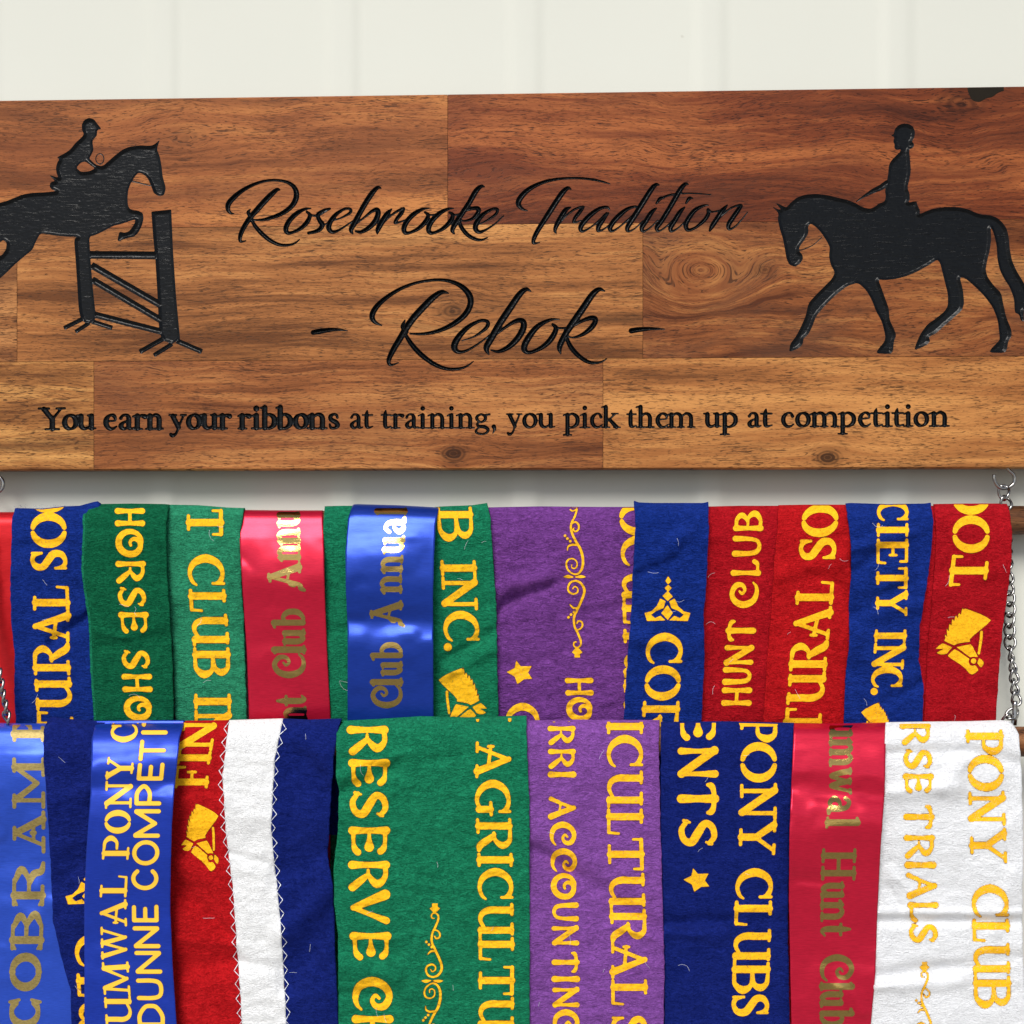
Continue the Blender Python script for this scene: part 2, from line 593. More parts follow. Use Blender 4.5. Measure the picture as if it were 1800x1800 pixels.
S_BLUE = satin('royal_blue_satin', (0.008, 0.040, 0.34))
S_BLUE3 = satin('pale_blue_satin', (0.022, 0.075, 0.52), metal=0.4)
S_BLUE2 = satin('bright_blue_satin', (0.010, 0.040, 0.40), metal=0.45)


def simple(name, col, rough=0.5, metal=0.0):
    m, nt, bs = newmat(name)
    n = noise(nt, mapped(nt, (1, 1, 1)), 90, 4, 0.6)
    nt.links.new(ramp(nt, n, [(0.3, tuple(c * 0.9 for c in col)), (0.7, tuple(min(1, c * 1.08) for c in col))]), bs.inputs['Base Color'])
    bs.inputs['Roughness'].default_value = rough
    bs.inputs['Metallic'].default_value = metal
    return m, nt, bs


M_CHROME = simple('nickel_plate', (0.30, 0.29, 0.285), 0.13, 1.0)[0]
M_CORE, _, _ = simple('dark_glue_line', (0.016, 0.008, 0.004), 0.8)
M_RESIN, _, rb_ = simple('black_resin', (0.014, 0.010, 0.006), 0.6)
rb_.inputs['Specular IOR Level'].default_value = 0.1

# black paint in the carving; the grain shows through as fine dashes
M_BLACK, nt, bs = newmat('black_carving_paint')
v = mapped(nt, (120, 120, 1000))
n1 = noise(nt, v, 1, 3, 0.6, 0.6)
n2 = noise(nt, mapped(nt, (60, 60, 520), (3, 1, 2)), 1, 3, 0.6, 0.8)
nt.links.new(ramp(nt, n1, [(0.3, (0.0012, 0.0014, 0.002)), (0.75, (0.004, 0.005, 0.0065))]), bs.inputs['Base Color'])
bs.inputs['Roughness'].default_value = 0.22
bs.inputs['Specular IOR Level'].default_value = 0.17
th = math_(nt, 'MULTIPLY', math_(nt, 'SUBTRACT', n2, 0.60), 9.0, clamp=True)
bump(nt, bs, math_(nt, 'ADD', math_(nt, 'MULTIPLY', n1, 0.4), th), 0.4, 0.00035)

# cream painted steel sheet
M_WALL, nt, bs = newmat('cream_painted_steel')
w1 = noise(nt, mapped(nt, (3, 3, 2)), 1, 3, 0.5)
w2 = noise(nt, mapped(nt, (260, 260, 260)), 1, 2, 0.5)
sp_ = noise(nt, mapped(nt, (75, 75, 75), (4, 2, 7)), 1, 1, 0.5)
col = ramp(nt, w1, [(0.3, (0.54, 0.542, 0.485)), (0.7, (0.565, 0.567, 0.508))])
col = mixc(nt, math_(nt, 'MULTIPLY', math_(nt, 'SUBTRACT', sp_, 0.835), 12, clamp=True), col, (0.35, 0.33, 0.27))
nt.links.new(col, bs.inputs['Base Color'])
bs.inputs['Roughness'].default_value = 0.5
bs.inputs['Specular IOR Level'].default_value = 0.3
bump(nt, bs, math_(nt, 'ADD', w2, math_(nt, 'MULTIPLY', w1, 2)), 0.08, 0.0004)

M_GROUND, nt, bs = newmat('pale_gravel')
g1 = noise(nt, mapped(nt, (1, 1, 1)), 40, 6, 0.7)
nt.links.new(ramp(nt, g1, [(0.3, (0.30, 0.29, 0.27)), (0.7, (0.42, 0.40, 0.37))]), bs.inputs['Base Color'])
bs.inputs['Roughness'].default_value = 0.9
bump(nt, bs, g1, 0.6, 0.01)

# ------------------------------------------------------------------ the setting
GZ = -1.45
G = 60
o = mk('ground', [(-G, -G, GZ), (G, -G, GZ), (G, G, GZ), (-G, G, GZ)], [(0, 1, 2, 3)], M_GROUND)
tag(o, kind='structure')

# ribbed steel wall: trapezoid ribs standing out of flat pans
Y_CREST, Y_PAN = 0.0290, 0.0314
ribs = [(253, 269, 299, 315), (567, 585, 617, 633), (889, 905, 939, 956), (1216, 1232, 1264, 1281), (1544, 1561, 1592, 1610)]
prof = []
for a, b, c, d in ribs:
    xa = P(a, 100, Y_PAN)[0]; xd = P(d, 100, Y_PAN)[0]; xb = P(b, 100, Y_CREST)[0]; xc = P(c, 100, Y_CREST)[0]
    prof.append([float(xa), float(xb), float(xc), float(xd)])
per = (prof[-1][0] - prof[0][0]) / 4
shape = [prof[2][k] - prof[2][0] for k in range(4)]
for k in range(1, 11):
    x0 = prof[0][0] - per * k
    prof.append([x0 + s for s in shape])
for k in range(5, 15):
    x0 = sorted(prof)[10][0] + per * k
    prof.append([x0 + s for s in shape])
prof.sort()
pl = []


def rnd(pts, r=0.0016):
    """round the bends of the sheet"""
    out = [pts[0]]
    for i in range(1, len(pts) - 1):
        a, b, c = Vector(pts[i - 1]), Vector(pts[i]), Vector(pts[i + 1])
        p = b + (a - b).normalized() * r; q = b + (c - b).normalized() * r
        for t in (0, 0.33, 0.67, 1):
            out.append(tuple((p * (1 - t) + b * t) * (1 - t) + (b * (1 - t) + q * t) * t))
    out.append(pts[-1])
    return out


raw = [(prof[0][0] - 0.1, Y_PAN)]
for p in prof:
    raw += [(p[0], Y_PAN), (p[1], Y_CREST), (p[2], Y_CREST), (p[3], Y_PAN)]
raw.append((prof[-1][3] + 0.1, Y_PAN))
pl = rnd(raw, 0.0038)
V, Fc = [], []
for (x, y) in pl:
    V += [(x, y, GZ), (x, y, 1.4), (x, y + 0.0006, GZ), (x, y + 0.0006, 1.4)]
for i in range(len(pl) - 1):
    a = i * 4; b = a + 4
    Fc += [(a, b, b + 1, a + 1), (a + 2, a + 3, b + 3, b + 2), (a + 1, b + 1, b + 3, a + 3)]
o = mk('wall', V, Fc, M_WALL, smooth=True)
tag(o, 'cream painted steel sheet wall with shallow upright ribs behind the sign', 'wall')

# ------------------------------------------------------------------ the carved board: all marks first, in photograph pixels
def zoomed(sc, ox, oy):
    return lambda x, y: (x / sc + ox, y / sc + oy)


def strokes(lst, sc, ox, oy, ws=1.0):
    k = Ink()
    for s in lst:
        k.stroke(s)
    return k.xf(zoomed(sc, ox, oy), ws / sc)


sc1 = [
    [(108, 297, 3), (88, 292, 12), (72, 272, 21), (75, 237, 28), (105, 200, 27), (160, 155, 21), (230, 118, 16), (300, 97, 12), (370, 93, 12), (430, 104, 15), (470, 130, 21), (488, 168, 27), (483, 212, 29), (455, 255, 26), (400, 295, 22), (330, 322, 18), (270, 335, 11), (215, 332, 5)],
    [(388, 152, 4), (370, 150, 18), (340, 175, 27), (300, 215, 30), (255, 265, 30), (215, 310, 27), (186, 350, 26), (160, 395, 24), (145, 440, 20), (150, 466, 12), (182, 461, 3)],
    [(208, 268, 3), (194, 290, 16), (214, 318, 16)],
    [(215, 335, 14), (240, 375, 19), (280, 420, 22), (330, 460, 20), (385, 485, 16), (440, 487, 12), (480, 475, 8), (508, 452, 3)],
    [(578, 264, 3), (540, 268, 13), (490, 295, 24), (445, 340, 26), (424, 385, 26), (433, 412, 20), (465, 410, 14), (515, 385, 20), (555, 345, 24), (570, 305, 18), (552, 285, 10)],
    [(548, 285, 6), (580, 305, 9), (620, 308, 9), (660, 285, 8), (692, 266, 10)],
    [(690, 266, 10), (650, 278, 14), (618, 302, 18), (628, 335, 22), (645, 362, 26), (632, 390, 22), (600, 406, 18), (562, 414, 14)],
    [(560, 412, 10), (610, 400, 6), (680, 350, 5), (760, 322, 7), (815, 290, 14), (815, 268, 13), (780, 268, 12), (730, 300, 20), (695, 345, 26), (685, 385, 26), (708, 408, 18), (750, 395, 10), (810, 355, 6), (855, 325, 4)],
    [(1004, 142, 3), (982, 137, 17), (950, 170, 27), (910, 230, 28), (870, 300, 28), (838, 360, 28), (820, 395, 22), (832, 420, 4)],
    [(835, 372, 5), (900, 320, 9), (950, 280, 16), (980, 272, 22), (985, 300, 28), (965, 345, 28), (925, 385, 24), (880, 408, 17), (848, 402, 8)],
    [(1068, 268, 5), (1040, 298, 26), (1010, 345, 28), (985, 390, 26), (980, 420, 4)],
    [(998, 378, 4), (1050, 320, 8), (1100, 282, 12), (1142, 262, 9), (1128, 292, 20), (1098, 330, 18), (1090, 355, 10), (1150, 335, 5)],
    [(1296, 264, 3), (1258, 268, 13), (1208, 295, 24), (1163, 340, 26), (1142, 385, 26), (1151, 412, 20), (1183, 410, 14), (1233, 385, 20), (1273, 345, 24), (1290, 305, 18), (1270, 288, 9), (1300, 303, 8), (1350, 300, 5)],
    [(1446, 264, 3), (1408, 268, 13), (1358, 295, 24), (1313, 340, 26), (1292, 385, 26), (1301, 412, 20), (1333, 410, 14), (1383, 385, 20), (1423, 345, 24), (1440, 305, 18), (1420, 288, 9), (1450, 303, 8), (1490, 296, 5)],
    [(1634, 134, 3), (1612, 130, 17), (1580, 160, 27), (1540, 230, 27), (1500, 290, 26), (1460, 350, 26), (1437, 395, 22), (1450, 420, 4)],
    [(1470, 312, 10), (1530, 272, 14), (1585, 262, 20), (1597, 280, 22), (1565, 322, 16), (1515, 340, 8), (1482, 333, 6)],
    [(1478, 330, 12), (1490, 375, 20), (1530, 425, 20), (1580, 452, 16), (1620, 455, 10), (1652, 440, 3)],
    [(1598, 362, 4), (1650, 335, 7), (1700, 300, 13), (1712, 270, 13), (1680, 268, 12), (1625, 300, 20), (1588, 345, 26), (1577, 385, 26), (1600, 408, 18), (1645, 392, 9), (1700, 355, 6), (1750, 308, 3)],
]
sc2 = [
    [(190, 322, 3), (152, 308, 16), (125, 275, 30), (140, 230, 34), (200, 170, 28), (290, 125, 20), (380, 102, 16), (470, 93, 12), (560, 93, 12), (650, 103, 12), (720, 118, 9), (770, 134, 3)],
    [(496, 172, 4), (472, 162, 20), (435, 195, 32), (390, 260, 33), (345, 330, 33), (300, 400, 30), (262, 460, 28), (235, 515, 25), (232, 550, 15), (275, 545, 3)],
    [(494, 296, 4), (458, 315, 26), (425, 365, 29), (395, 420, 28), (382, 460, 18), (392, 482, 3)],
    [(410, 420, 4), (460, 358, 8), (520, 312, 12), (582, 292, 9), (560, 325, 22), (522, 375, 20), (515, 405, 10), (565, 390, 4)],
    [(768, 318, 3), (750, 297, 14), (700, 305, 20), (640, 345, 28), (590, 395, 30), (562, 440, 28), (573, 467, 15), (615, 450, 8), (675, 405, 8), (745, 340, 14)],
    [(758, 338, 8), (715, 390, 29), (688, 435, 28), (688, 465, 14), (735, 445, 7), (785, 400, 4)],
    [(968, 300, 8), (945, 292, 12), (895, 308, 20), (845, 345, 28), (797, 395, 30), (770, 440, 28), (780, 465, 16), (820, 447, 8), (880, 398, 8), (940, 345, 10)],
    [(1116, 142, 3), (1092, 138, 20), (1060, 172, 30), (1010, 250, 33), (960, 330, 33), (915, 400, 31), (890, 445, 26), (902, 467, 10), (950, 442, 6), (1000, 392, 4)],
    [(1094, 304, 8), (1060, 335, 26), (1025, 390, 29), (993, 440, 27), (1002, 467, 12), (1050, 442, 7), (1105, 388, 4)],
    [(1146, 232, 10), (1122, 236, 20), (1095, 270, 10)],
    [(1098, 268, 3), (1130, 236, 10), (1180, 214, 11), (1245, 202, 8), (1350, 199, 6), (1480, 208, 3)],
    [(1322, 137, 3), (1297, 135, 20), (1265, 170, 29), (1225, 240, 30), (1175, 325, 29), (1128, 400, 28), (1098, 440, 25), (1110, 465, 10), (1160, 437, 7), (1212, 385, 4)],
    [(1293, 298, 8), (1262, 330, 26), (1225, 390, 29), (1195, 440, 27), (1202, 467, 12), (1250, 442, 7), (1305, 388, 4)],
    [(1350, 234, 6), (1326, 235, 19), (1304, 268, 10)],
    [(1462, 282, 3), (1428, 286, 13), (1370, 315, 24), (1325, 370, 28), (1302, 420, 28), (1317, 457, 20), (1370, 440, 14), (1430, 390, 22), (1460, 345, 22), (1458, 310, 12), (1485, 330, 8), (1545, 318, 7)],
    [(1594, 282, 6), (1560, 320, 27), (1520, 380, 29), (1487, 430, 27), (1470, 462, 10)],
    [(1500, 422, 4), (1560, 352, 8), (1625, 300, 9), (1690, 282, 14), (1672, 315, 26), (1637, 365, 28), (1603, 420, 27), (1608, 452, 13), (1650, 432, 7), (1700, 378, 5), (1736, 332, 3)],
]
sc3 = [
    [(56, 312, 20), (90, 306, 22), (140, 299, 16), (185, 299, 9), (221, 304, 2)],
    [(1581, 304, 22), (1620, 298, 20), (1680, 294, 12), (1742, 296, 2)],
    [(384, 279, 3), (352, 262, 15), (338, 235, 23), (355, 195, 23), (400, 150, 18), (470, 105, 14), (550, 74, 11), (640, 60, 11), (710, 66, 14), (765, 90, 20), (803, 130, 26), (810, 175, 25), (785, 225, 24), (730, 270, 21), (660, 303, 16), (590, 318, 12), (520, 318, 5)],
    [(705, 124, 3), (672, 118, 18), (630, 145, 26), (580, 195, 29), (535, 245, 29), (500, 295, 28), (470, 345, 26), (440, 395, 24), (418, 445, 18), (427, 468, 9), (466, 457, 2)],
    [(496, 252, 3), (484, 285, 16), (505, 310, 14)],
    [(498, 322, 14), (525, 365, 19), (570, 415, 21), (630, 460, 18), (690, 485, 14), (745, 487, 11), (790, 475, 7), (825, 450, 2)],
    [(768, 352, 2), (830, 330, 6), (885, 290, 15), (893, 262, 14), (860, 255, 12), (800, 285, 18), (752, 335, 26), (732, 380, 28), (752, 405, 16), (800, 395, 9), (870, 350, 5), (905, 320, 3)],
    [(1100, 115, 3), (1076, 105, 17), (1045, 130, 26), (1000, 195, 29), (950, 270, 29), (910, 340, 28), (886, 385, 25), (898, 418, 3)],
    [(905, 347, 4), (960, 300, 10), (1020, 260, 16), (1058, 256, 22), (1065, 285, 27), (1040, 335, 27), (995, 380, 22), (945, 403, 13), (908, 396, 4)],
    [(1238, 248, 2), (1190, 252, 12), (1130, 285, 22), (1083, 345, 27), (1067, 390, 25), (1092, 408, 14), (1150, 385, 18), (1195, 345, 24), (1220, 295, 20), (1203, 272, 8), (1230, 290, 8), (1272, 290, 8)],
    [(1454, 114, 3), (1427, 105, 17), (1395, 130, 26), (1350, 195, 29), (1305, 260, 29), (1265, 320, 26), (1237, 380, 23), (1243, 415, 3)],
    [(1275, 300, 8), (1330, 264, 12), (1385, 242, 18), (1410, 250, 20), (1393, 285, 22), (1350, 320, 15), (1300, 336, 6), (1270, 325, 5)],
    [(1268, 330, 13), (1290, 380, 19), (1330, 425, 18), (1380, 455, 14), (1430, 455, 8), (1465, 437, 2)],
]
ink_script = strokes(sc1, 3.4615, 380, 290, 1.08)
ink_script.add(strokes(sc2, 4.0, 880, 290, 1.08))
ink_name = strokes(sc3, 2.727, 530, 470, 1.05)

hr = Ink()
hr.polygon([(15, 638), (60, 668), (95, 676), (50, 624), (90, 640), (128, 660), (160, 625), (200, 590), (260, 568), (340, 562), (420, 572), (500, 592), (560, 605), (620, 630), (660, 655), (715, 668), (750, 655), (780, 630), (815, 620), (825, 600), (828, 575), (822, 545), (835, 500), (838, 465), (845, 420), (850, 360), (870, 325), (905, 290), (930, 265), (935, 250), (900, 255), (888, 240), (890, 215), (880, 195), (890, 163), (860, 155), (885, 142), (890, 110), (915, 80), (950, 68), (990, 70), (1020, 90), (1034, 125), (1030, 165), (1012, 195), (1030, 215), (1020, 240), (992, 250), (1000, 330), (1005, 400), (995, 460), (980, 520), (995, 560), (998, 600), (985, 625), (1045, 612), (1050, 640), (1070, 680), (1065, 708), (1110, 685), (1170, 665), (1250, 655), (1330, 655), (1400, 668), (1450, 690), (1500, 710), (1560, 712), (1610, 730), (1650, 765), (1680, 810), (1695, 880), (1700, 950), (1715, 1030), (1745, 1100), (1800, 1190), (1835, 1260), (1860, 1330), (1865, 1400), (1838, 1450), (1822, 1400), (1800, 1375), (1800, 1465), (1778, 1455), (1765, 1410), (1735, 1400), (1730, 1300), (1700, 1220), (1660, 1160), (1630, 1100), (1612, 1020), (1608, 930), (1590, 850), (1565, 790), (1570, 880), (1560, 960), (1540, 1040), (1530, 1100), (1545, 1150), (1590, 1210), (1640, 1260), (1655, 1340), (1675, 1430), (1712, 1520), (1714, 1560), (1690, 1600), (1680, 1660), (1660, 1682), (1556, 1680), (1570, 1650), (1620, 1600), (1630, 1580), (1615, 1450), (1580, 1360), (1520, 1280), (1450, 1210), (1385, 1155), (1348, 1150), (1370, 1230), (1380, 1330), (1365, 1380), (1310, 1430), (1240, 1490), (1180, 1545), (1130, 1570), (1142, 1600), (1110, 1630), (1028, 1665), (1040, 1620), (1070, 1550), (1120, 1480), (1180, 1440), (1240, 1390), (1265, 1350), (1265, 1270), (1245, 1190), (1225, 1110), (1210, 1050), (1190, 1025), (1130, 1065), (1060, 1105), (980, 1140), (900, 1162), (820, 1170), (775, 1165), (800, 1230), (825, 1300), (850, 1370), (855, 1450), (890, 1520), (902, 1560), (885, 1600), (880, 1670), (860, 1690), (762, 1685), (770, 1660), (820, 1600), (825, 1560), (800, 1460), (760, 1390), (730, 1310), (690, 1240), (632, 1188), (560, 1210), (480, 1270), (400, 1350), (340, 1420), (310, 1500), (285, 1550), (250, 1580), (245, 1620), (215, 1650), (148, 1677), (155, 1620), (200, 1560), (240, 1480), (265, 1420), (285, 1330), (340, 1270), (400, 1210), (450, 1160), (470, 1115), (440, 1060), (428, 1000), (435, 940), (410, 890), (370, 830), (330, 790), (300, 773), (282, 790), (285, 840), (255, 890), (225, 930), (215, 960), (242, 990), (247, 1020), (225, 1055), (190, 1077), (150, 1062), (130, 1020), (120, 960), (105, 880), (80, 800), (68, 740), (75, 698)], 1)
hr.stroke([(838, 488, 44), (790, 520, 40), (745, 540, 34), (700, 565, 24), (660, 590, 14), (620, 618, 8)])
hr.stroke([(212, 962, 8), (260, 950, 8), (320, 920, 7), (378, 868, 7)])
ink_walk = hr.xf(zoomed(4.0, 1350, 200), 0.25)

hl = Ink()
hl.polygon([(1078, 248), (1055, 315), (1075, 360), (1088, 430), (1095, 500), (1117, 575), (1105, 625), (1070, 632), (1035, 612), (1020, 570), (1010, 545), (990, 505), (960, 480), (930, 474), (905, 503), (880, 545), (863, 590), (858, 650), (863, 700), (880, 722), (930, 728), (962, 745), (967, 785), (955, 830), (930, 880), (900, 905), (850, 915), (788, 940), (803, 868), (835, 878), (868, 868), (890, 840), (908, 808), (910, 788), (870, 800), (820, 818), (760, 832), (700, 865), (650, 890), (600, 905), (606, 1000), (612, 1100), (630, 1300), (645, 1430), (635, 1475), (600, 1490), (565, 1480), (545, 1455), (530, 1400), (518, 1200), (508, 1050), (498, 922), (520, 905), (450, 903), (380, 898), (300, 885), (270, 885), (240, 940), (220, 990), (160, 1040), (100, 1090), (40, 1150), (0, 1185), (-60, 1235), (-140, 1310), (-220, 1390), (-260, 1440), (-300, 1450), (-290, 1400), (-220, 1330), (-150, 1230), (-90, 1120), (-70, 1020), (-120, 960), (-200, 930), (-300, 960), (-380, 900), (-330, 870), (-250, 860), (-210, 800), (-170, 730), (-90, 690), (0, 675), (40, 665), (90, 645), (150, 620), (220, 608), (300, 605), (380, 598), (345, 585), (333, 565), (340, 535), (372, 530), (327, 486), (395, 508), (380, 478), (376, 440), (385, 405), (400, 382), (380, 372), (430, 345), (470, 320), (510, 270), (550, 235), (565, 213), (552, 190), (550, 150), (565, 120), (600, 102), (635, 115), (658, 148), (685, 180), (655, 185), (652, 225), (635, 242), (622, 262), (630, 320), (617, 350), (600, 378), (645, 420), (690, 430), (730, 395), (770, 360), (820, 320), (870, 298), (930, 290), (1020, 292), (1050, 275)], 1)
hl.polygon([(513, 440), (545, 405), (575, 398), (605, 420), (640, 444), (600, 464), (545, 468)], 1, cut=True)
hl.polygon([(0, 1035), (-30, 1050), (-20, 960), (20, 925), (45, 945), (40, 990), (15, 1025)], 1, cut=True)
hl.stroke([(672 + 27 * math.cos(a), 380 + 35 * math.sin(a), 8) for a in np.linspace(0, 6.2832, 17)])
hl.stroke([(893, 530, 9), (950, 545, 9), (1012, 560, 9)])
hl.polygon([(1018, 735), (1153, 720), (1165, 1000), (1185, 1300), (1212, 1590), (1160, 1625), (1100, 1605), (1072, 1550), (1060, 1300), (1045, 1050), (1030, 900)], 0)


def bar(x0, y0, x1, y1, w):
    d = math.hypot(x1 - x0, y1 - y0); nx, ny = -(y1 - y0) / d * w / 2, (x1 - x0) / d * w / 2
    hl.polygon([(x0 + nx, y0 + ny), (x1 + nx, y1 + ny), (x1 - nx, y1 - ny), (x0 - nx, y0 - ny)], 0)


for b_ in [(590, 1026, 1060, 1030, 54), (615, 1095, 1095, 1372, 48), (620, 1192, 1110, 1482, 46), (625, 1425, 1095, 1545, 44), (560, 1455, 430, 1520, 30), (600, 1485, 507, 1545, 28),
           (620, 1475, 757, 1518, 32), (1100, 1590, 940, 1680, 34), (1160, 1625, 1035, 1703, 30), (1190, 1605, 1360, 1678, 36)]:
    bar(*b_)
ink_jump = hl.xf(zoomed(3.829, 0, 180), 1 / 3.829)

# ------------------------------------------------------------------ letter shapes (unit boxes)
def Ls(*p):
    return ('l', p)


def Cs(*p):
    return ('c', p)


def sf(x, y, h, w=0.078):
    return ('l', ((x - h, y, w), (x + h, y, w)))


T_, N_ = 0.175, 0.095
TOP, BOT = 0.955, 0.045


def st(x, w=T_):
    return ('l', ((x, 0.07, w), (x, 0.93, w)))


FA = {
    'A': [Ls((.15, .05, .09), (.5, .95, .10)), Ls((.48, .94, .13), (.82, .05, .18)), sf(.15, BOT, .12), sf(.82, BOT, .15), Ls((.12, .43, .075), (.66, .37, .09)), Ls((.13, .36, .07), (.13, .5, .07))],
    'B': [st(.24), Ls((.05, TOP, .08), (.5, TOP, .08)), Ls((.05, BOT, .08), (.5, BOT, .08)), Cs((.45, .95, .09), (.7, .92, .11), (.84, .76, .17), (.7, .58, .11), (.3, .53, .08)), Cs((.3, .53, .08), (.75, .5, .1), (.91, .28, .19), (.72, .07, .11), (.45, .045, .09))],
    'C': [Cs((.9, .74, .06), (.82, .88, .12), (.55, .95, .1), (.25, .82, .16), (.1, .5, .2), (.25, .18, .16), (.55, .05, .1), (.83, .11, .09), (.95, .22, .05)), Ls((.9, .97, .07), (.9, .67, .07))],
    'D': [st(.22), Ls((.04, TOP, .08), (.5, TOP, .08)), Ls((.04, BOT, .08), (.5, BOT, .08)), Cs((.45, .95, .09), (.75, .86, .14), (.9, .5, .2), (.75, .14, .14), (.45, .05, .09))],
    'E': [st(.24), Ls((.05, TOP, .085), (.88, TOP, .085)), Ls((.89, .96, .07), (.89, .76, .07)), Ls((.25, .52, .08), (.64, .52, .08)), Ls((.64, .63, .07), (.64, .42, .07)), Ls((.05, BOT, .085), (.92, BOT, .085)), Ls((.92, .04, .07), (.95, .27, .07))],
    'F': [st(.26), Ls((.05, TOP, .085), (.9, TOP, .085)), Ls((.91, .96, .07), (.91, .74, .07)), Ls((.25, .5, .08), (.7, .5, .08)), Ls((.7, .62, .07), (.7, .4, .07)), sf(.26, BOT, .22)],
    'G': [Cs((.88, .74, .06), (.8, .88, .12), (.55, .95, .1), (.25, .82, .16), (.1, .5, .2), (.25, .18, .16), (.55, .05, .1), (.84, .14, .1)), Ls((.88, .97, .07), (.88, .68, .07)), Ls((.82, .42, .17), (.82, .1, .17)), sf(.8, .44, .17)],
    'H': [st(.2), st(.8), sf(.2, TOP, .17), sf(.2, BOT, .17), sf(.8, TOP, .17), sf(.8, BOT, .17), Ls((.2, .5, .09), (.8, .5, .09))],
    'I': [st(.5), sf(.5, TOP, .42), sf(.5, BOT, .42)],
    'L': [st(.3), sf(.28, TOP, .24), Ls((.05, BOT, .085), (.92, BOT, .085)), Ls((.92, .04, .07), (.96, .32, .06))],
    'M': [Ls((.13, .05, .09), (.18, .95, .1)), Ls((.2, .93, .17), (.5, .1, .12)), Ls((.5, .1, .08), (.8, .95, .1)), Ls((.82, .93, .17), (.87, .05, .17)), sf(.13, BOT, .12), sf(.86, BOT, .14), sf(.12, TOP, .1), sf(.88, TOP, .1)],
    'N': [Ls((.19, .05, .1), (.19, .95, .1)), Ls((.17, .93, .18), (.82, .06, .17)), Ls((.84, .06, .09), (.84, .95, .1)), sf(.19, BOT, .16), sf(.1, TOP, .1), sf(.84, TOP, .15)],
    'O': [('c', tuple((.5 + .40 * math.cos(math.radians(a)), .5 + .44 * math.sin(math.radians(a)), .085 + .115 * abs(math.cos(math.radians(a)))) for a in np.linspace(101, 259, 12))),
          ('c', tuple((.5 + .40 * math.cos(math.radians(a)), .5 + .44 * math.sin(math.radians(a)), .085 + .115 * abs(math.cos(math.radians(a)))) for a in np.linspace(-79, 79, 12)))],
    'P': [st(.26), Ls((.05, TOP, .08), (.5, TOP, .08)), sf(.26, BOT, .22), Cs((.45, .95, .09), (.75, .92, .12), (.9, .72, .18), (.74, .5, .11), (.46, .47, .08))],
    'R': [st(.24), Ls((.05, TOP, .08), (.5, TOP, .08)), sf(.24, BOT, .19), Cs((.45, .95, .09), (.7, .92, .12), (.83, .73, .17), (.68, .53, .1), (.45, .49, .08)), Cs((.5, .5, .1), (.66, .32, .17), (.82, .1, .17), (.97, .05, .1))],
    'S': [Cs((.84, .74, .06), (.76, .9, .11), (.48, .95, .1), (.2, .84, .15), (.2, .66, .17), (.5, .52, .18), (.81, .37, .18), (.8, .16, .15), (.5, .05, .1), (.22, .1, .11), (.12, .28, .06)), Ls((.85, .96, .065), (.85, .7, .065)), Ls((.12, .04, .065), (.12, .32, .065))],
    'T': [st(.5), Ls((.06, .94, .095), (.94, .94, .095)), Ls((.06, .95, .07), (.06, .72, .06)), Ls((.94, .95, .07), (.94, .72, .06)), sf(.5, BOT, .25)],
    'U': [Cs((.2, .92, .17), (.2, .6, .17), (.2, .32, .17), (.3, .12, .14), (.5, .06, .1), (.74, .17, .08)), sf(.18, TOP, .15), Ls((.8, .92, .17), (.8, .07, .17)), sf(.76, TOP, .15), sf(.86, BOT, .12)],
    'W': [Ls((.08, .93, .16), (.3, .08, .12)), Ls((.3, .08, .08), (.5, .93, .09)), Ls((.5, .93, .16), (.7, .08, .12)), Ls((.7, .08, .08), (.92, .93, .09)), sf(.1, TOP, .1), sf(.5, TOP, .12), sf(.9, TOP, .1)],
    'Y': [Ls((.14, .93, .17), (.48, .48, .15)), Ls((.88, .93, .09), (.53, .48, .1)), Ls((.5, .5, .17), (.5, .06, .17)), sf(.16, TOP, .15), sf(.86, TOP, .13), sf(.5, BOT, .22)],
    '.': [Ls((.5, .1, .2), (.5, .1001, .2))],
}


def fl(x, a=0.175, b=0.12):
    return [('c', ((x, .05, a), (x, .3, b + .015), (x, .5, b), (x, .7, b + .015), (x, .95, a))), sf(x, .03, .07, .05), sf(x, .97, .07, .05)]


def spiral():
    pts = []
    for t in np.linspace(0, 1, 26):
        a = math.radians(78 + 545 * t)
        r = .43 if t < .55 else .43 - (t - .55) / .45 * .35
        cx = .5 + max(0, t - .5) * .22; cy = .5 + max(0, t - .5) * .2
        w = .06 + .13 * math.sin(math.pi * min(1, t * 1.15)) ** 0.7
        if t > .62: w = .16 - (t - .62) * .22
        pts.append((cx + r * math.cos(a), cy + r * math.sin(a), w))
    return ('c', tuple(pts))


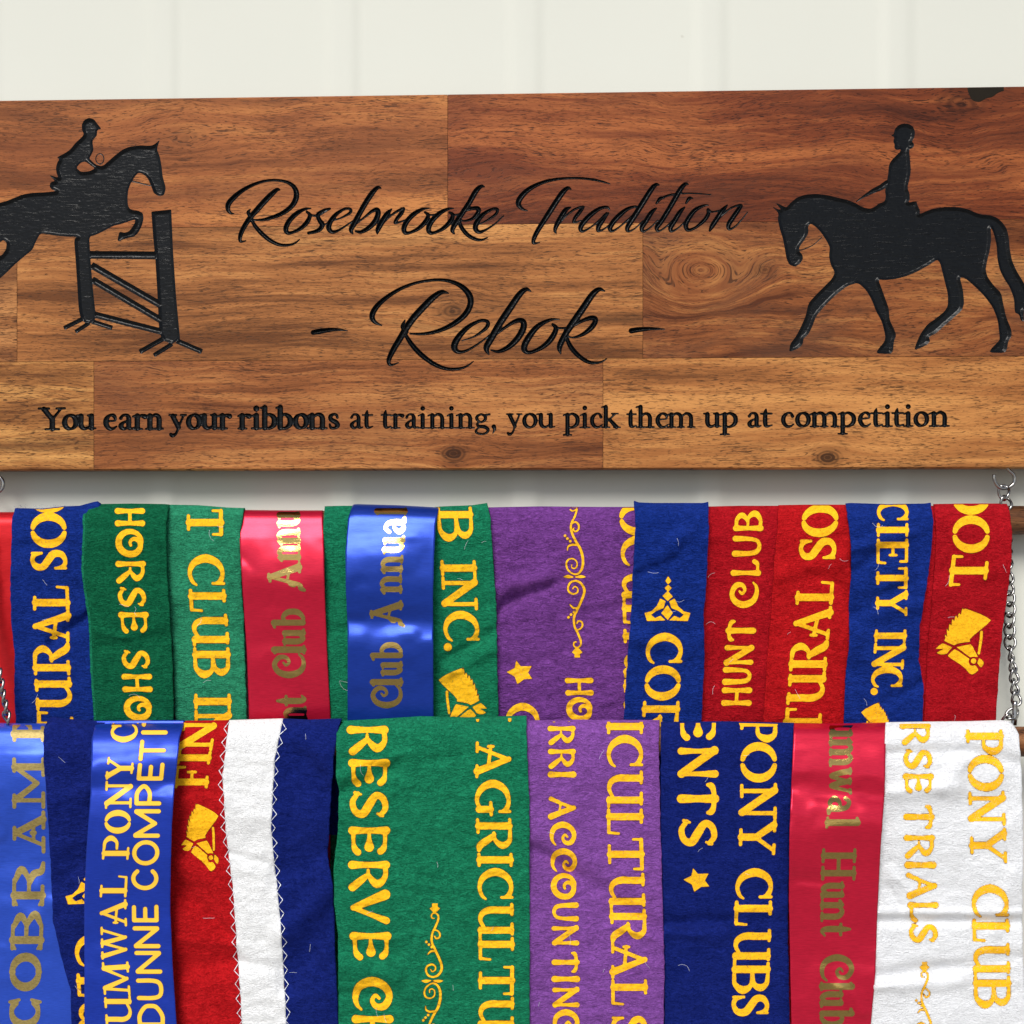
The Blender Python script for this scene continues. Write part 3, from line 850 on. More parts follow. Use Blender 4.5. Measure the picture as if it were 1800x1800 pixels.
CURL = Cs((.96, .2, .05), (.8, .08, .09), (.55, .05, .13), (.25, .17, .17), (.11, .5, .2), (.25, .82, .17), (.55, .95, .14), (.84, .82, .16), (.86, .6, .13), (.68, .49, .09), (.53, .58, .08), (.62, .68, .06))
FB = {
    'A': [Cs((.1, .04, .14), (.3, .45, .1), (.5, .95, .1)), Cs((.5, .95, .15), (.68, .5, .17), (.88, .04, .2)), Cs((.7, .36, .07), (.4, .42, .07), (.22, .36, .08), (.18, .28, .07))],
    'B': fl(.22) + [Cs((.22, .93, .1), (.6, .93, .11), (.8, .74, .16), (.55, .54, .09), (.3, .52, .07)), Cs((.3, .52, .07), (.7, .5, .1), (.88, .27, .18), (.6, .07, .11), (.22, .07, .1))],
    'C': [CURL],
    'E': fl(.22) + [Cs((.22, .92, .1), (.6, .92, .08), (.8, .88, .13), (.9, .8, .14)), Cs((.22, .5, .06), (.5, .5, .09), (.7, .5, .17), (.76, .5, .2)), Cs((.22, .08, .1), (.6, .08, .08), (.82, .12, .13), (.93, .2, .14))],
    'G': [CURL, Ls((.84, .4, .16), (.84, .08, .14))],
    'H': fl(.2) + fl(.8) + [Ls((.2, .5, .1), (.8, .5, .1))],
    'I': fl(.5, .2, .15),
    'L': fl(.24) + [Cs((.22, .08, .1), (.6, .08, .08), (.82, .12, .13), (.94, .22, .13))],
    'N': fl(.16, .15, .1) + [Ls((.13, .94, .17), (.85, .06, .17)), Cs((.85, .06, .1), (.85, .5, .1), (.85, .95, .16)), sf(.85, .97, .07, .05)],
    'O': [spiral()],
    'R': fl(.22) + [Cs((.22, .93, .1), (.6, .93, .11), (.82, .72, .17), (.55, .5, .09), (.38, .48, .06)), Cs((.52, .48, .09), (.7, .3, .15), (.92, .07, .17))],
    'S': [Cs((.84, .8, .09), (.62, .93, .12), (.3, .87, .14), (.2, .68, .15), (.5, .5, .18), (.8, .33, .17), (.72, .13, .14), (.4, .06, .12), (.13, .2, .09)), Ls((.86, .86, .07), (.8, .72, .05)), Ls((.1, .12, .07), (.16, .28, .05))],
    'T': fl(.5, .18, .15) + [Cs((.06, .76, .07), (.1, .86, .13), (.3, .92, .1), (.7, .92, .1), (.9, .86, .13), (.94, .76, .07))],
    'U': [Cs((.17, .95, .18), (.18, .45, .14), (.26, .16, .14), (.5, .06, .11), (.74, .16, .11), (.82, .45, .12), (.83, .95, .17))],
    'V': [Cs((.1, .93, .22), (.3, .5, .17), (.5, .07, .12)), Cs((.5, .07, .1), (.7, .5, .1), (.9, .94, .15))],
}
w = .155
FS = {   # plain capitals
    'C': [('c', tuple((.52 + .40 * math.cos(math.radians(a)), .5 + .43 * math.sin(math.radians(a)), w) for a in np.linspace(42, 318, 16)))],
    'D': [Ls((.12, .08, w), (.12, .92, w)), Cs((.12, .925, w), (.5, .92, w), (.84, .72, w), (.9, .5, w), (.84, .28, w), (.5, .08, w), (.12, .075, w))],
    'E': [Ls((.14, .08, w), (.14, .92, w)), Ls((.14, .92, w), (.88, .92, w)), Ls((.14, .5, w), (.78, .5, w)), Ls((.14, .08, w), (.9, .08, w))],
    'I': [Ls((.5, .08, w), (.5, .92, w))],
    'M': [Ls((.08, .08, w), (.08, .92, w)), Ls((.1, .92, w), (.5, .2, w)), Ls((.5, .2, w), (.9, .92, w)), Ls((.92, .92, w), (.92, .08, w))],
    'N': [Ls((.1, .08, w), (.1, .92, w)), Ls((.12, .92, w), (.88, .08, w)), Ls((.9, .92, w), (.9, .08, w))],
    'O': [('c', tuple((.5 + .42 * math.cos(math.radians(a)), .5 + .43 * math.sin(math.radians(a)), w) for a in np.linspace(0, 360, 20)))],
    'P': [Ls((.14, .08, w), (.14, .92, w)), Cs((.14, .925, w), (.6, .92, w), (.88, .69, w), (.6, .46, w), (.14, .455, w))],
    'T': [Ls((.5, .08, w), (.5, .92, w)), Ls((.08, .92, w), (.92, .92, w))],
    'U': [Cs((.12, .92, w), (.12, .4, w), (.22, .14, w), (.5, .07, w), (.78, .14, w), (.88, .4, w), (.88, .92, w))],
}


def bumps(x, y=.5):
    return Ls((x - .1, y, .1), (x + .1, y, .1))


FW = {   # heavy fairground capitals with forked serifs
    'C': [('c', tuple((.52 + .37 * math.cos(math.radians(a)), .5 + .40 * math.sin(math.radians(a)), .13 + .13 * abs(math.cos(math.radians(a)))) for a in np.linspace(48, 312, 16))), Ls((.8, .96, .1), (.86, .68, .1)), Ls((.8, .04, .1), (.86, .3, .1))],
    'O': [('c', tuple((.5 + .37 * math.cos(math.radians(a)), .5 + .40 * math.sin(math.radians(a)), .15 + .12 * abs(math.cos(math.radians(a)))) for a in np.linspace(0, 360, 20))), Ls((.5, .9, .2), (.5, .9, .2)), Ls((.5, .1, .2), (.5, .1, .2))],
    'B': [Ls((.25, .08, .24), (.25, .92, .24)), Ls((.05, .93, .12), (.6, .93, .12)), Ls((.05, .07, .12), (.6, .07, .12)), Cs((.55, .92, .13), (.82, .72, .22), (.6, .53, .13), (.3, .52, .12)), Cs((.3, .52, .12), (.6, .51, .13), (.86, .28, .23), (.6, .08, .13)), Ls((.04, .84, .08), (.12, .9, .1)), Ls((.04, .16, .08), (.12, .1, .1))],
    'R': [Ls((.25, .08, .24), (.25, .92, .24)), Ls((.05, .93, .12), (.6, .93, .12)), Ls((.05, .07, .12), (.45, .07, .12)), Cs((.55, .92, .13), (.82, .72, .22), (.6, .5, .13), (.3, .48, .12)), Cs((.5, .48, .14), (.72, .34, .22), (.78, .12, .2), (.96, .06, .12)), Ls((.04, .84, .08), (.12, .9, .1)), Ls((.04, .16, .08), (.12, .1, .1))],
    'A': [Ls((.2, .08, .12), (.46, .9, .12)), Ls((.48, .9, .2), (.8, .08, .24)), Ls((.04, .06, .12), (.36, .06, .12)), Ls((.6, .06, .12), (.96, .06, .12)), Ls((.3, .36, .11), (.66, .36, .11)), Ls((.34, .94, .12), (.6, .94, .12)), Ls((.48, .34, .16), (.48, .4, .16))],
    'M': [Ls((.16, .08, .13), (.16, .92, .13)), Ls((.16, .92, .2), (.5, .25, .16)), Ls((.5, .25, .14), (.82, .92, .14)), Ls((.82, .08, .22), (.82, .92, .22)), Ls((.03, .06, .12), (.3, .06, .12)), Ls((.66, .06, .12), (.97, .06, .12)), Ls((.03, .94, .12), (.26, .94, .12)), Ls((.74, .94, .12), (.97, .94, .12))],
    'P': [Ls((.3, .08, .26), (.3, .92, .26)), Ls((.05, .93, .12), (.6, .93, .12)), Ls((.05, .07, .12), (.55, .07, .12)), Cs((.55, .92, .13), (.86, .7, .22), (.6, .46, .13), (.3, .46, .12))],
}
x_ = .66
FF = {   # foil lettering with capitals 1 high and small letters .66 high
    'C': [Cs((.95, .2, .07), (.8, .09, .11), (.5, .07, .15), (.25, .2, .19), (.13, .5, .22), (.25, .8, .19), (.55, .92, .16), (.82, .78, .16), (.82, .58, .13), (.64, .49, .1), (.52, .58, .09), (.62, .66, .07))],
    'A': [Cs((.05, -.04, .1), (.12, .06, .16), (.24, .1, .14), (.36, .45, .12), (.5, .92, .1)), Ls((.5, .94, .18), (.84, .07, .24)), Ls((.68, .05, .1), (.98, .05, .1)), Cs((.68, .36, .09), (.4, .42, .09), (.24, .34, .12), (.2, .24, .1)), Ls((.36, .94, .1), (.6, .96, .1))],
    'H': [Ls((.22, .07, .2), (.22, .93, .2)), Ls((.78, .07, .2), (.78, .93, .2)), Ls((.22, .5, .12), (.78, .5, .12)), sf(.22, .05, .19, .1), sf(.22, .95, .19, .1), sf(.78, .05, .19, .1), sf(.78, .95, .19, .1)],
    'l': [Ls((.5, .07, .21), (.5, .92, .21)), Ls((.15, .9, .1), (.5, .96, .1)), sf(.5, .05, .38, .09)],
    'b': [Ls((.28, .07, .19), (.28, .92, .19)), Ls((.05, .9, .1), (.3, .96, .1)), Cs((.3, .55, .1), (.55, .65, .13), (.82, .5, .19), (.82, .22, .19), (.55, .06, .13), (.28, .07, .12))],
    'n': [Ls((.24, .07, .19), (.24, .58, .19)), Ls((.03, .56, .1), (.22, .64, .1)), Cs((.26, .5, .09), (.5, .63, .14), (.75, .5, .19), (.76, .08, .19)), sf(.24, .05, .18, .09), sf(.78, .05, .18, .09)],
    'm': [Ls((.14, .07, .19), (.14, .58, .19)), Ls((.02, .56, .1), (.14, .64, .1)), Cs((.16, .5, .09), (.32, .63, .14), (.48, .5, .19), (.49, .08, .19)), Cs((.5, .5, .09), (.68, .63, .14), (.84, .5, .19), (.85, .08, .19)), sf(.14, .05, .11, .09), sf(.49, .05, .1, .09), sf(.87, .05, .11, .09)],
    'u': [Cs((.24, .6, .19), (.24, .22, .19), (.44, .06, .14), (.7, .2, .09)), Ls((.76, .07, .19), (.76, .6, .19)), sf(.2, .61, .16, .09), sf(.7, .61, .14, .09), Ls((.76, .06, .1), (.96, .05, .1))],
    'a': [Cs((.16, .5, .13), (.34, .62, .13), (.62, .56, .15), (.7, .35, .19), (.7, .1, .19), (.95, .06, .1)), Cs((.7, .38, .09), (.35, .34, .12), (.18, .18, .19), (.4, .06, .13), (.68, .18, .1))],
    't': [Cs((.45, .86, .09), (.45, .6, .19), (.45, .2, .19), (.6, .06, .12), (.9, .14, .07)), Ls((.1, .6, .1), (.85, .6, .1))],
    'w': [Cs((.12, .6, .18), (.2, .3, .18), (.32, .08, .13), (.5, .55, .1)), Cs((.5, .6, .18), (.58, .3, .18), (.7, .08, .13), (.88, .6, .1)), sf(.12, .62, .1, .09), sf(.5, .62, .1, .09), Ls((.84, .62, .12), (.96, .64, .1))],
}
S_, H_ = .27, .115
FT = {   # book lower case, x-height 1
    'Y': [Ls((.2, 1.33, .26), (.5, .72, .26)), Ls((.84, 1.33, .12), (.54, .72, .14)), Ls((.52, .75, .28), (.52, .1, .28)), sf(.2, 1.38, .2, .11), sf(.84, 1.38, .16, .11), sf(.52, .05, .26, .11)],
    'a': [Cs((.16, .74, .18), (.3, .92, .13), (.56, .92, .17), (.68, .72, .25), (.68, .2, .25), (.8, .07, .14), (.99, .12, .08)), Cs((.68, .58, .1), (.35, .47, .14), (.17, .24, .26), (.36, .06, .17), (.68, .2, .1))],
    'b': [Ls((.26, .1, S_), (.26, 1.38, S_)), Ls((.02, 1.36, .1), (.26, 1.44, .1)), Cs((.28, .8, .1), (.55, .94, .16), (.84, .72, .26), (.84, .3, .26), (.55, .06, .15), (.28, .08, .14))],
    'c': [Cs((.84, .72, .2), (.72, .92, .14), (.48, .93, .14), (.2, .7, .25), (.18, .35, .26), (.42, .08, .2), (.7, .08, .14), (.93, .22, .08))],
    'e': [Cs((.2, .52, .1), (.5, .56, .1), (.82, .6, .1), (.76, .86, .2), (.5, .94, .14), (.22, .72, .24), (.17, .4, .27), (.38, .1, .22), (.66, .07, .14), (.92, .22, .08))],
    'g': [Cs((.42, .94, .12), (.18, .8, .18), (.16, .6, .2), (.4, .42, .12), (.66, .56, .2), (.66, .8, .2), (.42, .94, .12)), Ls((.66, .88, .12), (.95, .92, .14)), Cs((.3, .42, .1), (.16, .28, .14), (.3, .14, .2), (.65, .1, .24), (.86, -.08, .2), (.72, -.3, .15), (.36, -.36, .13), (.1, -.22, .16), (.16, -.04, .12), (.34, .08, .1))],
    'h': [Ls((.25, .1, S_), (.25, 1.38, S_)), Ls((.02, 1.36, .1), (.25, 1.44, .1)), Cs((.27, .72, .1), (.52, .94, .17), (.75, .76, .25), (.76, .1, S_)), sf(.25, .05, .22, .1), sf(.77, .05, .21, .1)],
    'i': [Ls((.5, .1, .27), (.5, .88, .27)), Ls((.12, .84, .1), (.48, .96, .1)), sf(.5, .05, .42, .1), Ls((.5, 1.32, .3), (.5, 1.321, .3))],
    'k': [Ls((.24, .1, S_), (.24, 1.38, S_)), Ls((.02, 1.36, .1), (.24, 1.44, .1)), Ls((.3, .42, .1), (.72, .9, .12)), Ls((.44, .56, .22), (.8, .08, .27)), sf(.24, .05, .2, .1), sf(.72, .94, .17, .1), sf(.83, .05, .17, .1)],
    'm': [Ls((.15, .1, S_), (.15, .88, S_)), Ls((.01, .84, .1), (.15, .96, .1)), Cs((.16, .72, .1), (.32, .94, .17), (.48, .76, .25), (.49, .1, S_)), Cs((.5, .72, .1), (.68, .94, .17), (.84, .76, .25), (.85, .1, S_)), sf(.15, .05, .14, .1), sf(.49, .05, .12, .1), sf(.86, .05, .13, .1)],
    'n': [Ls((.24, .1, S_), (.24, .88, S_)), Ls((.01, .84, .1), (.24, .96, .1)), Cs((.26, .72, .1), (.52, .94, .17), (.75, .76, .25), (.76, .1, S_)), sf(.24, .05, .22, .1), sf(.77, .05, .21, .1)],
    'o': [('c', tuple((.5 + .37 * math.cos(a), .5 + .43 * math.sin(a), .12 + .15 * abs(math.cos(a - .2))) for a in np.linspace(0, 6.2832, 18)))],
    'p': [Ls((.26, -.38, S_), (.26, .88, S_)), Ls((.02, .84, .1), (.26, .96, .1)), sf(.26, -.43, .24, .1), Cs((.28, .8, .1), (.55, .94, .16), (.84, .72, .26), (.84, .3, .26), (.55, .06, .15), (.28, .1, .12))],
    'r': [Ls((.32, .1, S_), (.32, .88, S_)), Ls((.02, .84, .1), (.32, .96, .1)), Cs((.34, .7, .1), (.55, .9, .14), (.82, .84, .26)), sf(.34, .05, .3, .1)],
    's': [Cs((.78, .72, .12), (.7, .9, .13), (.45, .94, .13), (.22, .8, .2), (.28, .6, .22), (.66, .42, .24), (.8, .22, .22), (.55, .06, .14), (.26, .09, .14), (.16, .3, .1))],
    't': [Cs((.46, 1.2, .08), (.4, .92, .24), (.4, .25, .27), (.56, .08, .16), (.92, .16, .08)), Ls((.06, .9, .11), (.9, .9, .11))],
    'u': [Cs((.24, .88, S_), (.24, .3, S_), (.42, .08, .18), (.7, .22, .1)), Ls((.76, .12, S_), (.76, .88, S_)), Ls((.03, .92, .1), (.24, .93, .12)), Ls((.58, .92, .1), (.76, .93, .12)), Ls((.76, .06, .12), (.98, .1, .08))],
    'y': [Ls((.22, .86, .26), (.54, .14, .24)), Cs((.82, .88, .11), (.56, .2, .12), (.4, -.25, .13), (.2, -.38, .2), (.1, -.3, .16)), sf(.22, .93, .2, .1), sf(.82, .93, .15, .1)],
    ',': [Cs((.5, .12, .3), (.62, -.05, .18), (.35, -.32, .06))],
}


def glyph_ink(font, ch, fn, H, W_, wt=1.0):
    """draw glyph ch; fn maps local (x along reading in px, y up in px) to photograph pixels"""
    k = Ink()
    for kind, pts in font[ch]:
        pp = []
        for (x, y, w) in pts:
            pp.append((*fn(x * W_, y * H), w * H * wt))
        k.stroke(pp, smooth=(kind == 'c'))
    return k


def run(ink, font, d, base, H, letters, wt=None):
    """d = 1 reads down the sash, -1 reads up, 0 reads across; base = [(pos, baseline)]"""
    if wt is None:
        wt = 1.14 if font is FA else 1.26 if font is FB else 1.0
    for ch, a, b in letters:
        L = b - a
        if d == 1:
            fn = lambda u, v, a=a: (float(interp(a + u, base)) + v, a + u)
        elif d == -1:
            fn = lambda u, v, b=b: (float(interp(b - u, base)) - v, b - u)
        else:
            fn = lambda u, v, a=a: (a + u, float(interp(a + u, base)) - v)
        ink.add(glyph_ink(font, ch, fn, H, L, wt))


ink_tag = Ink()
tagl = [('Y', 68, 114), ('o', 110, 137), ('u', 134, 169), ('e', 182, 207), ('a', 208, 235), ('r', 233, 259), ('n', 256, 287), ('y', 297, 328), ('o', 328, 354), ('u', 351, 385), ('r', 383, 408),
        ('r', 418, 442), ('i', 441, 460), ('b', 458, 486), ('b', 485, 514), ('o', 516, 542), ('n', 540, 575), ('s', 576, 598)]
run(ink_tag, FT, 0, [(60, 756), (600, 754)], 27.5, tagl, 1.32)
tagl = [('a', 614, 638), ('t', 636, 657), ('t', 669, 689), ('r', 687, 712), ('a', 711, 735), ('i', 733, 753), ('n', 752, 785), ('i', 784, 803), ('n', 802, 834), ('g', 834, 862), (',', 862, 874),
        ('y', 890, 918), ('o', 918, 945), ('u', 943, 976), ('p', 990, 1019), ('i', 1018, 1038), ('c', 1037, 1060), ('k', 1057, 1090), ('t', 1101, 1120), ('h', 1118, 1150), ('e', 1152, 1176), ('m', 1173, 1222)]
run(ink_tag, FT, 0, [(600, 754), (1230, 752)], 27.0, tagl, 1.0)
tagl = [('u', 1236, 1268), ('p', 1266, 1297), ('a', 1313, 1338), ('t', 1336, 1359), ('c', 1373, 1397), ('o', 1398, 1425), ('m', 1424, 1475), ('p', 1473, 1505), ('e', 1508, 1532), ('t', 1530, 1553), ('i', 1550, 1570), ('t', 1567, 1590),
        ('i', 1587, 1606), ('o', 1606, 1633), ('n', 1633, 1669)]
run(ink_tag, FT, 0, [(1230, 752), (1680, 750)], 27.0, tagl, 1.06)

# ------------------------------------------------------------------ build the board
def tob(x, y):                     # photograph pixel -> board pixel (world X, Z on the front face in half millimetres)
    X, Z = P(x, y, 0.0)
    return float(X) / U, float(Z) / U


CELL = 1.25
bx0, bx1 = tob(-215, 500)[0], tob(1955, 500)[0]
bz1 = tob(900, 164.0)[1]          # top edge
bz0 = tob(900, 824.5)[1]          # bottom edge
gx = np.arange(bx0, bx1 + CELL, CELL)
gz = np.arange(bz0, bz1 + CELL, CELL)
DEPTH = 3.4
SLOPE = 0.62
sign = empty('wooden_sign', 'long carved hardwood sign board with black horse and rider silhouettes and script lettering', 'sign')
total = np.full((len(gz), len(gx)), 8.0)
for ink, nm, lab, dep, grow in ((ink_script, 'carved_title', 'flowing black script words across the upper middle', 5.5, 0.7), (ink_name, 'carved_name', 'larger black script name between two dashes', 6.0, 0.7),
                                (ink_tag, 'carved_motto', 'black book lettering in one line along the lower edge', 4.0, 0.25),
                                (ink_jump, 'carved_jumping_rider', 'black silhouette of rider and horse jumping a fence', DEPTH, 0.0),
                                (ink_walk, 'carved_walking_rider', 'black silhouette of upright rider on a walking horse', DEPTH, 0.0)):
    bi = ink.xf(tob)
    f = bi.field(gx, gz, grow=grow)
    total = np.minimum(total, f)
    x0, y0, x1, y1 = bi.bounds()
    a = max(0, int((x0 - 15 - gx[0]) / CELL)); b = min(len(gx), int((x1 + 15 - gx[0]) / CELL))
    c = max(0, int((y0 - 15 - gz[0]) / CELL)); d = min(len(gz), int((y1 + 15 - gz[0]) / CELL))
    r = march(f[c:d, a:b] - 0.25, gx[a:b], gz[c:d])
    x, z, loops, sizes, v = r
    dd = np.clip((-v) * (SLOPE if dep == DEPTH else 1.35), 0.04, dep)
    # cutter chatter on the pocket floor and softened shoulders
    dd = dd - 0.16 * vnoise(x / 9, z / 1.6, 5) * (dd > 1.5) - 0.12 * vnoise(x / 3.0, z / 3.0, 9) * (dd > 1)
    vert = np.stack([x * U, dd * U, z * U], 1)
    o = mk(nm, vert, loops, M_BLACK, sign, sizes=sizes)
    o['label'] = lab

OR = (0.19, 0.060, 0.020); OM = (0.33, 0.120, 0.040); OL = (0.47, 0.205, 0.070)
def knot(px, py, r, s=1.0):
    X, Z = P(px, py, 0); return (float(X), float(Z), r, s)
row_top = bz1
joinAB = tob(900, 394)[1]; joinBC = tob(900, 631)[1]
xb = lambda p: tob(p, 500)[0]
planks = [
    # x0, x1, z0, z1, material
    (bx0, xb(-60 + 0), joinBC, joinAB, wood('plank_wood_a', (0.17, 0.062, 0.022), (0.29, 0.115, 0.040), (0.42, 0.20, 0.07), 21.0)),
    (xb(-60), xb(30), joinBC, joinAB, wood('plank_wood_b', (0.16, 0.060, 0.021), (0.29, 0.125, 0.045), (0.42, 0.20, 0.075), 3.1, blot=((0.16, 0.055, 0.022), 0.5))),
    (bx0, xb(787), joinAB, bz1, wood('plank_wood_c', (0.205, 0.068, 0.023), (0.325, 0.118, 0.040), (0.44, 0.185, 0.060), 5.2, knots=[knot(325, 240, 0.012, 0.22)], warp=0.02, bands=(3.5, 42), blot=((0.21, 0.060, 0.020), 0.45))),
    (xb(787), bx1, joinAB, bz1, wood('plank_wood_d', (0.085, 0.020, 0.009), (0.185, 0.048, 0.017), (0.33, 0.110, 0.036), 8.4, knots=[ knot(1690, 180, 0.013, 0.5)], warp=0.034, bands=(3.0, 44), blot=((0.13, 0.034, 0.013), 0.6))),
    (xb(30), xb(1130), joinBC, joinAB, wood('plank_wood_e', (0.20, 0.078, 0.026), (0.36, 0.155, 0.053), (0.50, 0.25, 0.088), 1.7, knots=[knot(795, 548, 0.008, 0.55)], warp=0.014, bands=(2.6, 50))),
    (xb(1130), bx1, joinBC, joinAB, wood('plank_wood_f', (0.13, 0.040, 0.015), (0.255, 0.092, 0.032), (0.42, 0.195, 0.065), 12.9, swirl=knot(1232, 478, 0.034)[:3], knots=[knot(1345, 480, 0.006, 0.4)], warp=0.032, bands=(4.5, 50), blot=((0.11, 0.045, 0.022), 0.55))),
    (bx0, xb(165), bz0, joinBC, wood('plank_wood_g', (0.15, 0.055, 0.019), (0.35, 0.160, 0.052), (0.52, 0.28, 0.095), 14.4, warp=0.02, bands=(5, 60))),
    (xb(165), xb(1060), bz0, joinBC, wood('plank_wood_h', (0.16, 0.052, 0.018), (0.30, 0.115, 0.040), (0.44, 0.205, 0.072), 9.5, knots=[knot(797, 795, 0.0065, 1.0)], warp=0.02, bands=(2.4, 62), blot=((0.15, 0.050, 0.020), 0.5))),
    (xb(1060), bx1, bz0, joinBC, wood('plank_wood_i', (0.20, 0.078, 0.027), (0.36, 0.155, 0.052), (0.48, 0.235, 0.080), 17.7, knots=[knot(1455, 808, 0.006, 1.0)], warp=0.012, bands=(2.6, 40))),
]
TH = 36.0       # board thickness in half millimetres


def sample(F_, x, z):
    i = np.clip((z - gz[0]) / CELL, 0, len(gz) - 1.001); j = np.clip((x - gx[0]) / CELL, 0, len(gx) - 1.001)
    i0 = i.astype(int); j0 = j.astype(int); fi = (i - i0)[:, None]; fj = (j - j0)[None, :]
    return (F_[np.ix_(i0, j0)] * (1 - fi) * (1 - fj) + F_[np.ix_(i0 + 1, j0)] * fi * (1 - fj) + F_[np.ix_(i0, j0 + 1)] * (1 - fi) * fj + F_[np.ix_(i0 + 1, j0 + 1)] * fi * fj)


CH = 2.2
for (x0, x1, z0, z1, mat) in planks:
    g = 0.36
    ox0 = 0 if abs(x0 - bx0) < 1e-6 else 1; ox1 = 0 if abs(x1 - bx1) < 1e-6 else 1
    oz0 = 0 if abs(z0 - bz0) < 1e-6 else 1; oz1 = 0 if abs(z1 - bz1) < 1e-6 else 1
    X0, X1, Z0, Z1 = x0 + g * ox0, x1 - g * ox1, z0 + g * oz0, z1 - g * oz1
    c0, c1, d0, d1 = X0 + CH * (1 - ox0), X1 - CH * (1 - ox1), Z0 + CH * (1 - oz0), Z1 - CH * (1 - oz1)
    nx = max(8, int(round((c1 - c0) / CELL / 8)) * 8); nz = max(8, int(round((d1 - d0) / CELL / 8)) * 8)
    px = np.linspace(c0, c1, nx + 1); pz = np.linspace(d0, d1, nz + 1)
    f = -sample(total, px, pz)
    # clear 8x8 blocks become one face
    bz, bx = nz // 8, nx // 8
    skip = np.zeros((nz, nx), bool)
    clear = []
    for i in range(bz):
        for j in range(bx):
            if f[i * 8:i * 8 + 9, j * 8:j * 8 + 9].max() < -0.5:
                skip[i * 8:i * 8 + 8, j * 8:j * 8 + 8] = True
                clear.append((i, j))
    verts = []; loops = []; sizes = []
    r = march(f, px, pz, skip)
    nv = 0
    if r:
        x, z, lp, sz, v = r
        verts.append(np.stack([x * U, np.zeros_like(x), z * U], 1)); loops.append(lp); sizes.append(sz); nv = len(x)
    bxs = px[::8]; bzs = pz[::8]
    if clear:
        V = np.stack(np.meshgrid(bxs, bzs), -1).reshape(-1, 2)
        verts.append(np.stack([V[:, 0] * U, np.zeros(len(V)), V[:, 1] * U], 1))
        q = np.array([(i * (bx + 1) + j, i * (bx + 1) + j + 1, (i + 1) * (bx + 1) + j + 1, (i + 1) * (bx + 1) + j) for i, j in clear]) + nv
        loops.append(q.ravel()); sizes.append(np.full(len(q), 4)); nv += len(V)
    # chamfer ring, sides and back
    ch = CH * 0.8
    ring = [(c0, 0, d0), (c1, 0, d0), (c1, 0, d1), (c0, 0, d1), (X0, ch, Z0), (X1, ch, Z0), (X1, ch, Z1), (X0, ch, Z1), (X0, TH, Z0), (X1, TH, Z0), (X1, TH, Z1), (X0, TH, Z1)]
    verts.append(np.array(ring) * U)
    q = []
    outer = (not oz0, not ox1, not oz1, not ox0)
    for k in range(4):
        l = (k + 1) % 4
        if outer[k]:
            q.append((k, k + 4, l + 4, l)); q.append((k + 4, k + 8, l + 8, l + 4))
    q.append((8, 11, 10, 9))
    q = np.array(q) + nv
    loops.append(q.ravel()); sizes.append(np.full(len(q), 4))
    o = mk('plank', np.concatenate(verts), np.concatenate(loops), mat, sign, sizes=np.concatenate(sizes))
# the glued core under the face: fills the joints from 3.5 mm down
e = 3.0
cv = [(x * U, y * U, z * U) for y in (7.0, TH - 1) for (x, z) in ((bx0 + e, bz0 + e), (bx1 - e, bz0 + e), (bx1 - e, bz1 - e), (bx0 + e, bz1 - e))]
mk('core', cv, [(0, 1, 2, 3), (7, 6, 5, 4), (0, 4, 5, 1), (1, 5, 6, 2), (2, 6, 7, 3), (3, 7, 4, 0)], M_CORE, sign)
# resin-filled void in the top edge
rv = Ink(); rv.polygon([(1699, 146), (1702, 164), (1709, 177), (1722, 180), (1733, 173), (1744, 171), (1756, 162), (1778, 157), (1790, 146)], 1)
rvb = rv.xf(tob)
rx = np.arange(tob(1695, 160)[0], tob(1765, 160)[0], 1.5); rz = np.arange(tob(1730, 185)[1], bz1 - 1.0, 1.0)
r = march(rvb.field(rx, rz), rx, rz)
if r:
    x, z, lp, sz, v = r
    mk('resin_fill', np.stack([x * U, np.full(len(x), -0.00012) + 0.0001 * (v > -0.5), z * U], 1), lp, M_RESIN, sign, sizes=sz)

# ------------------------------------------------------------------ dowels
YU, YL = 0.009, -0.0185
RD = 0.0125
cu = lambda x: 925.5 - 11.0 * x / 1800       # centre row of each dowel in the photograph
cl = lambda x: 1302.0 + 1.5 * x / 1800
M_DOW = wood('dowel_wood', (0.11, 0.045, 0.020), (0.19, 0.085, 0.038), (0.30, 0.15, 0.07), 30.0, bands=(4, 120), rough=0.5, coat=0.1)


def dowel(cf, Y, x0, x1, label):
    n = 28
    V, Fc = [], []
    xs = np.linspace(x0, x1, 40)
    rings = []
    for k, p in enumerate(xs):
        X, Z = P(p, cf(p), Y)
        rr = RD + 0.00025 * math.sin(k * 0.9)
        for j in range(n):
            a = 2 * math.pi * j / n
            V.append((X, Y + rr * math.cos(a), Z + rr * math.sin(a)))
    for k in range(len(xs) - 1):
        for j in range(n):
            l = (j + 1) % n
            Fc.append((k * n + j, k * n + l, (k + 1) * n + l, (k + 1) * n + j))
    Fc.append(tuple(range(n))); Fc.append(tuple((len(xs) - 1) * n + j for j in range(n - 1, -1, -1)))
    o = mk('dowel_rod', V, Fc, M_DOW, smooth=False)
    me = o.data
    me.polygons.foreach_set('use_smooth', [len(p.vertices) == 4 for p in me.polygons])
    tag(o, label, 'rod', 'wooden rods the sashes hang over')


dowel(cu, YU, -60, 1850, 'upper round wooden rod, its end showing right of the red horse head sash')
dowel(cl, YL, -60, 1850, 'lower round wooden rod, its end showing right of the white sash')

# ------------------------------------------------------------------ sashes
CLOTH_T = 0.0011


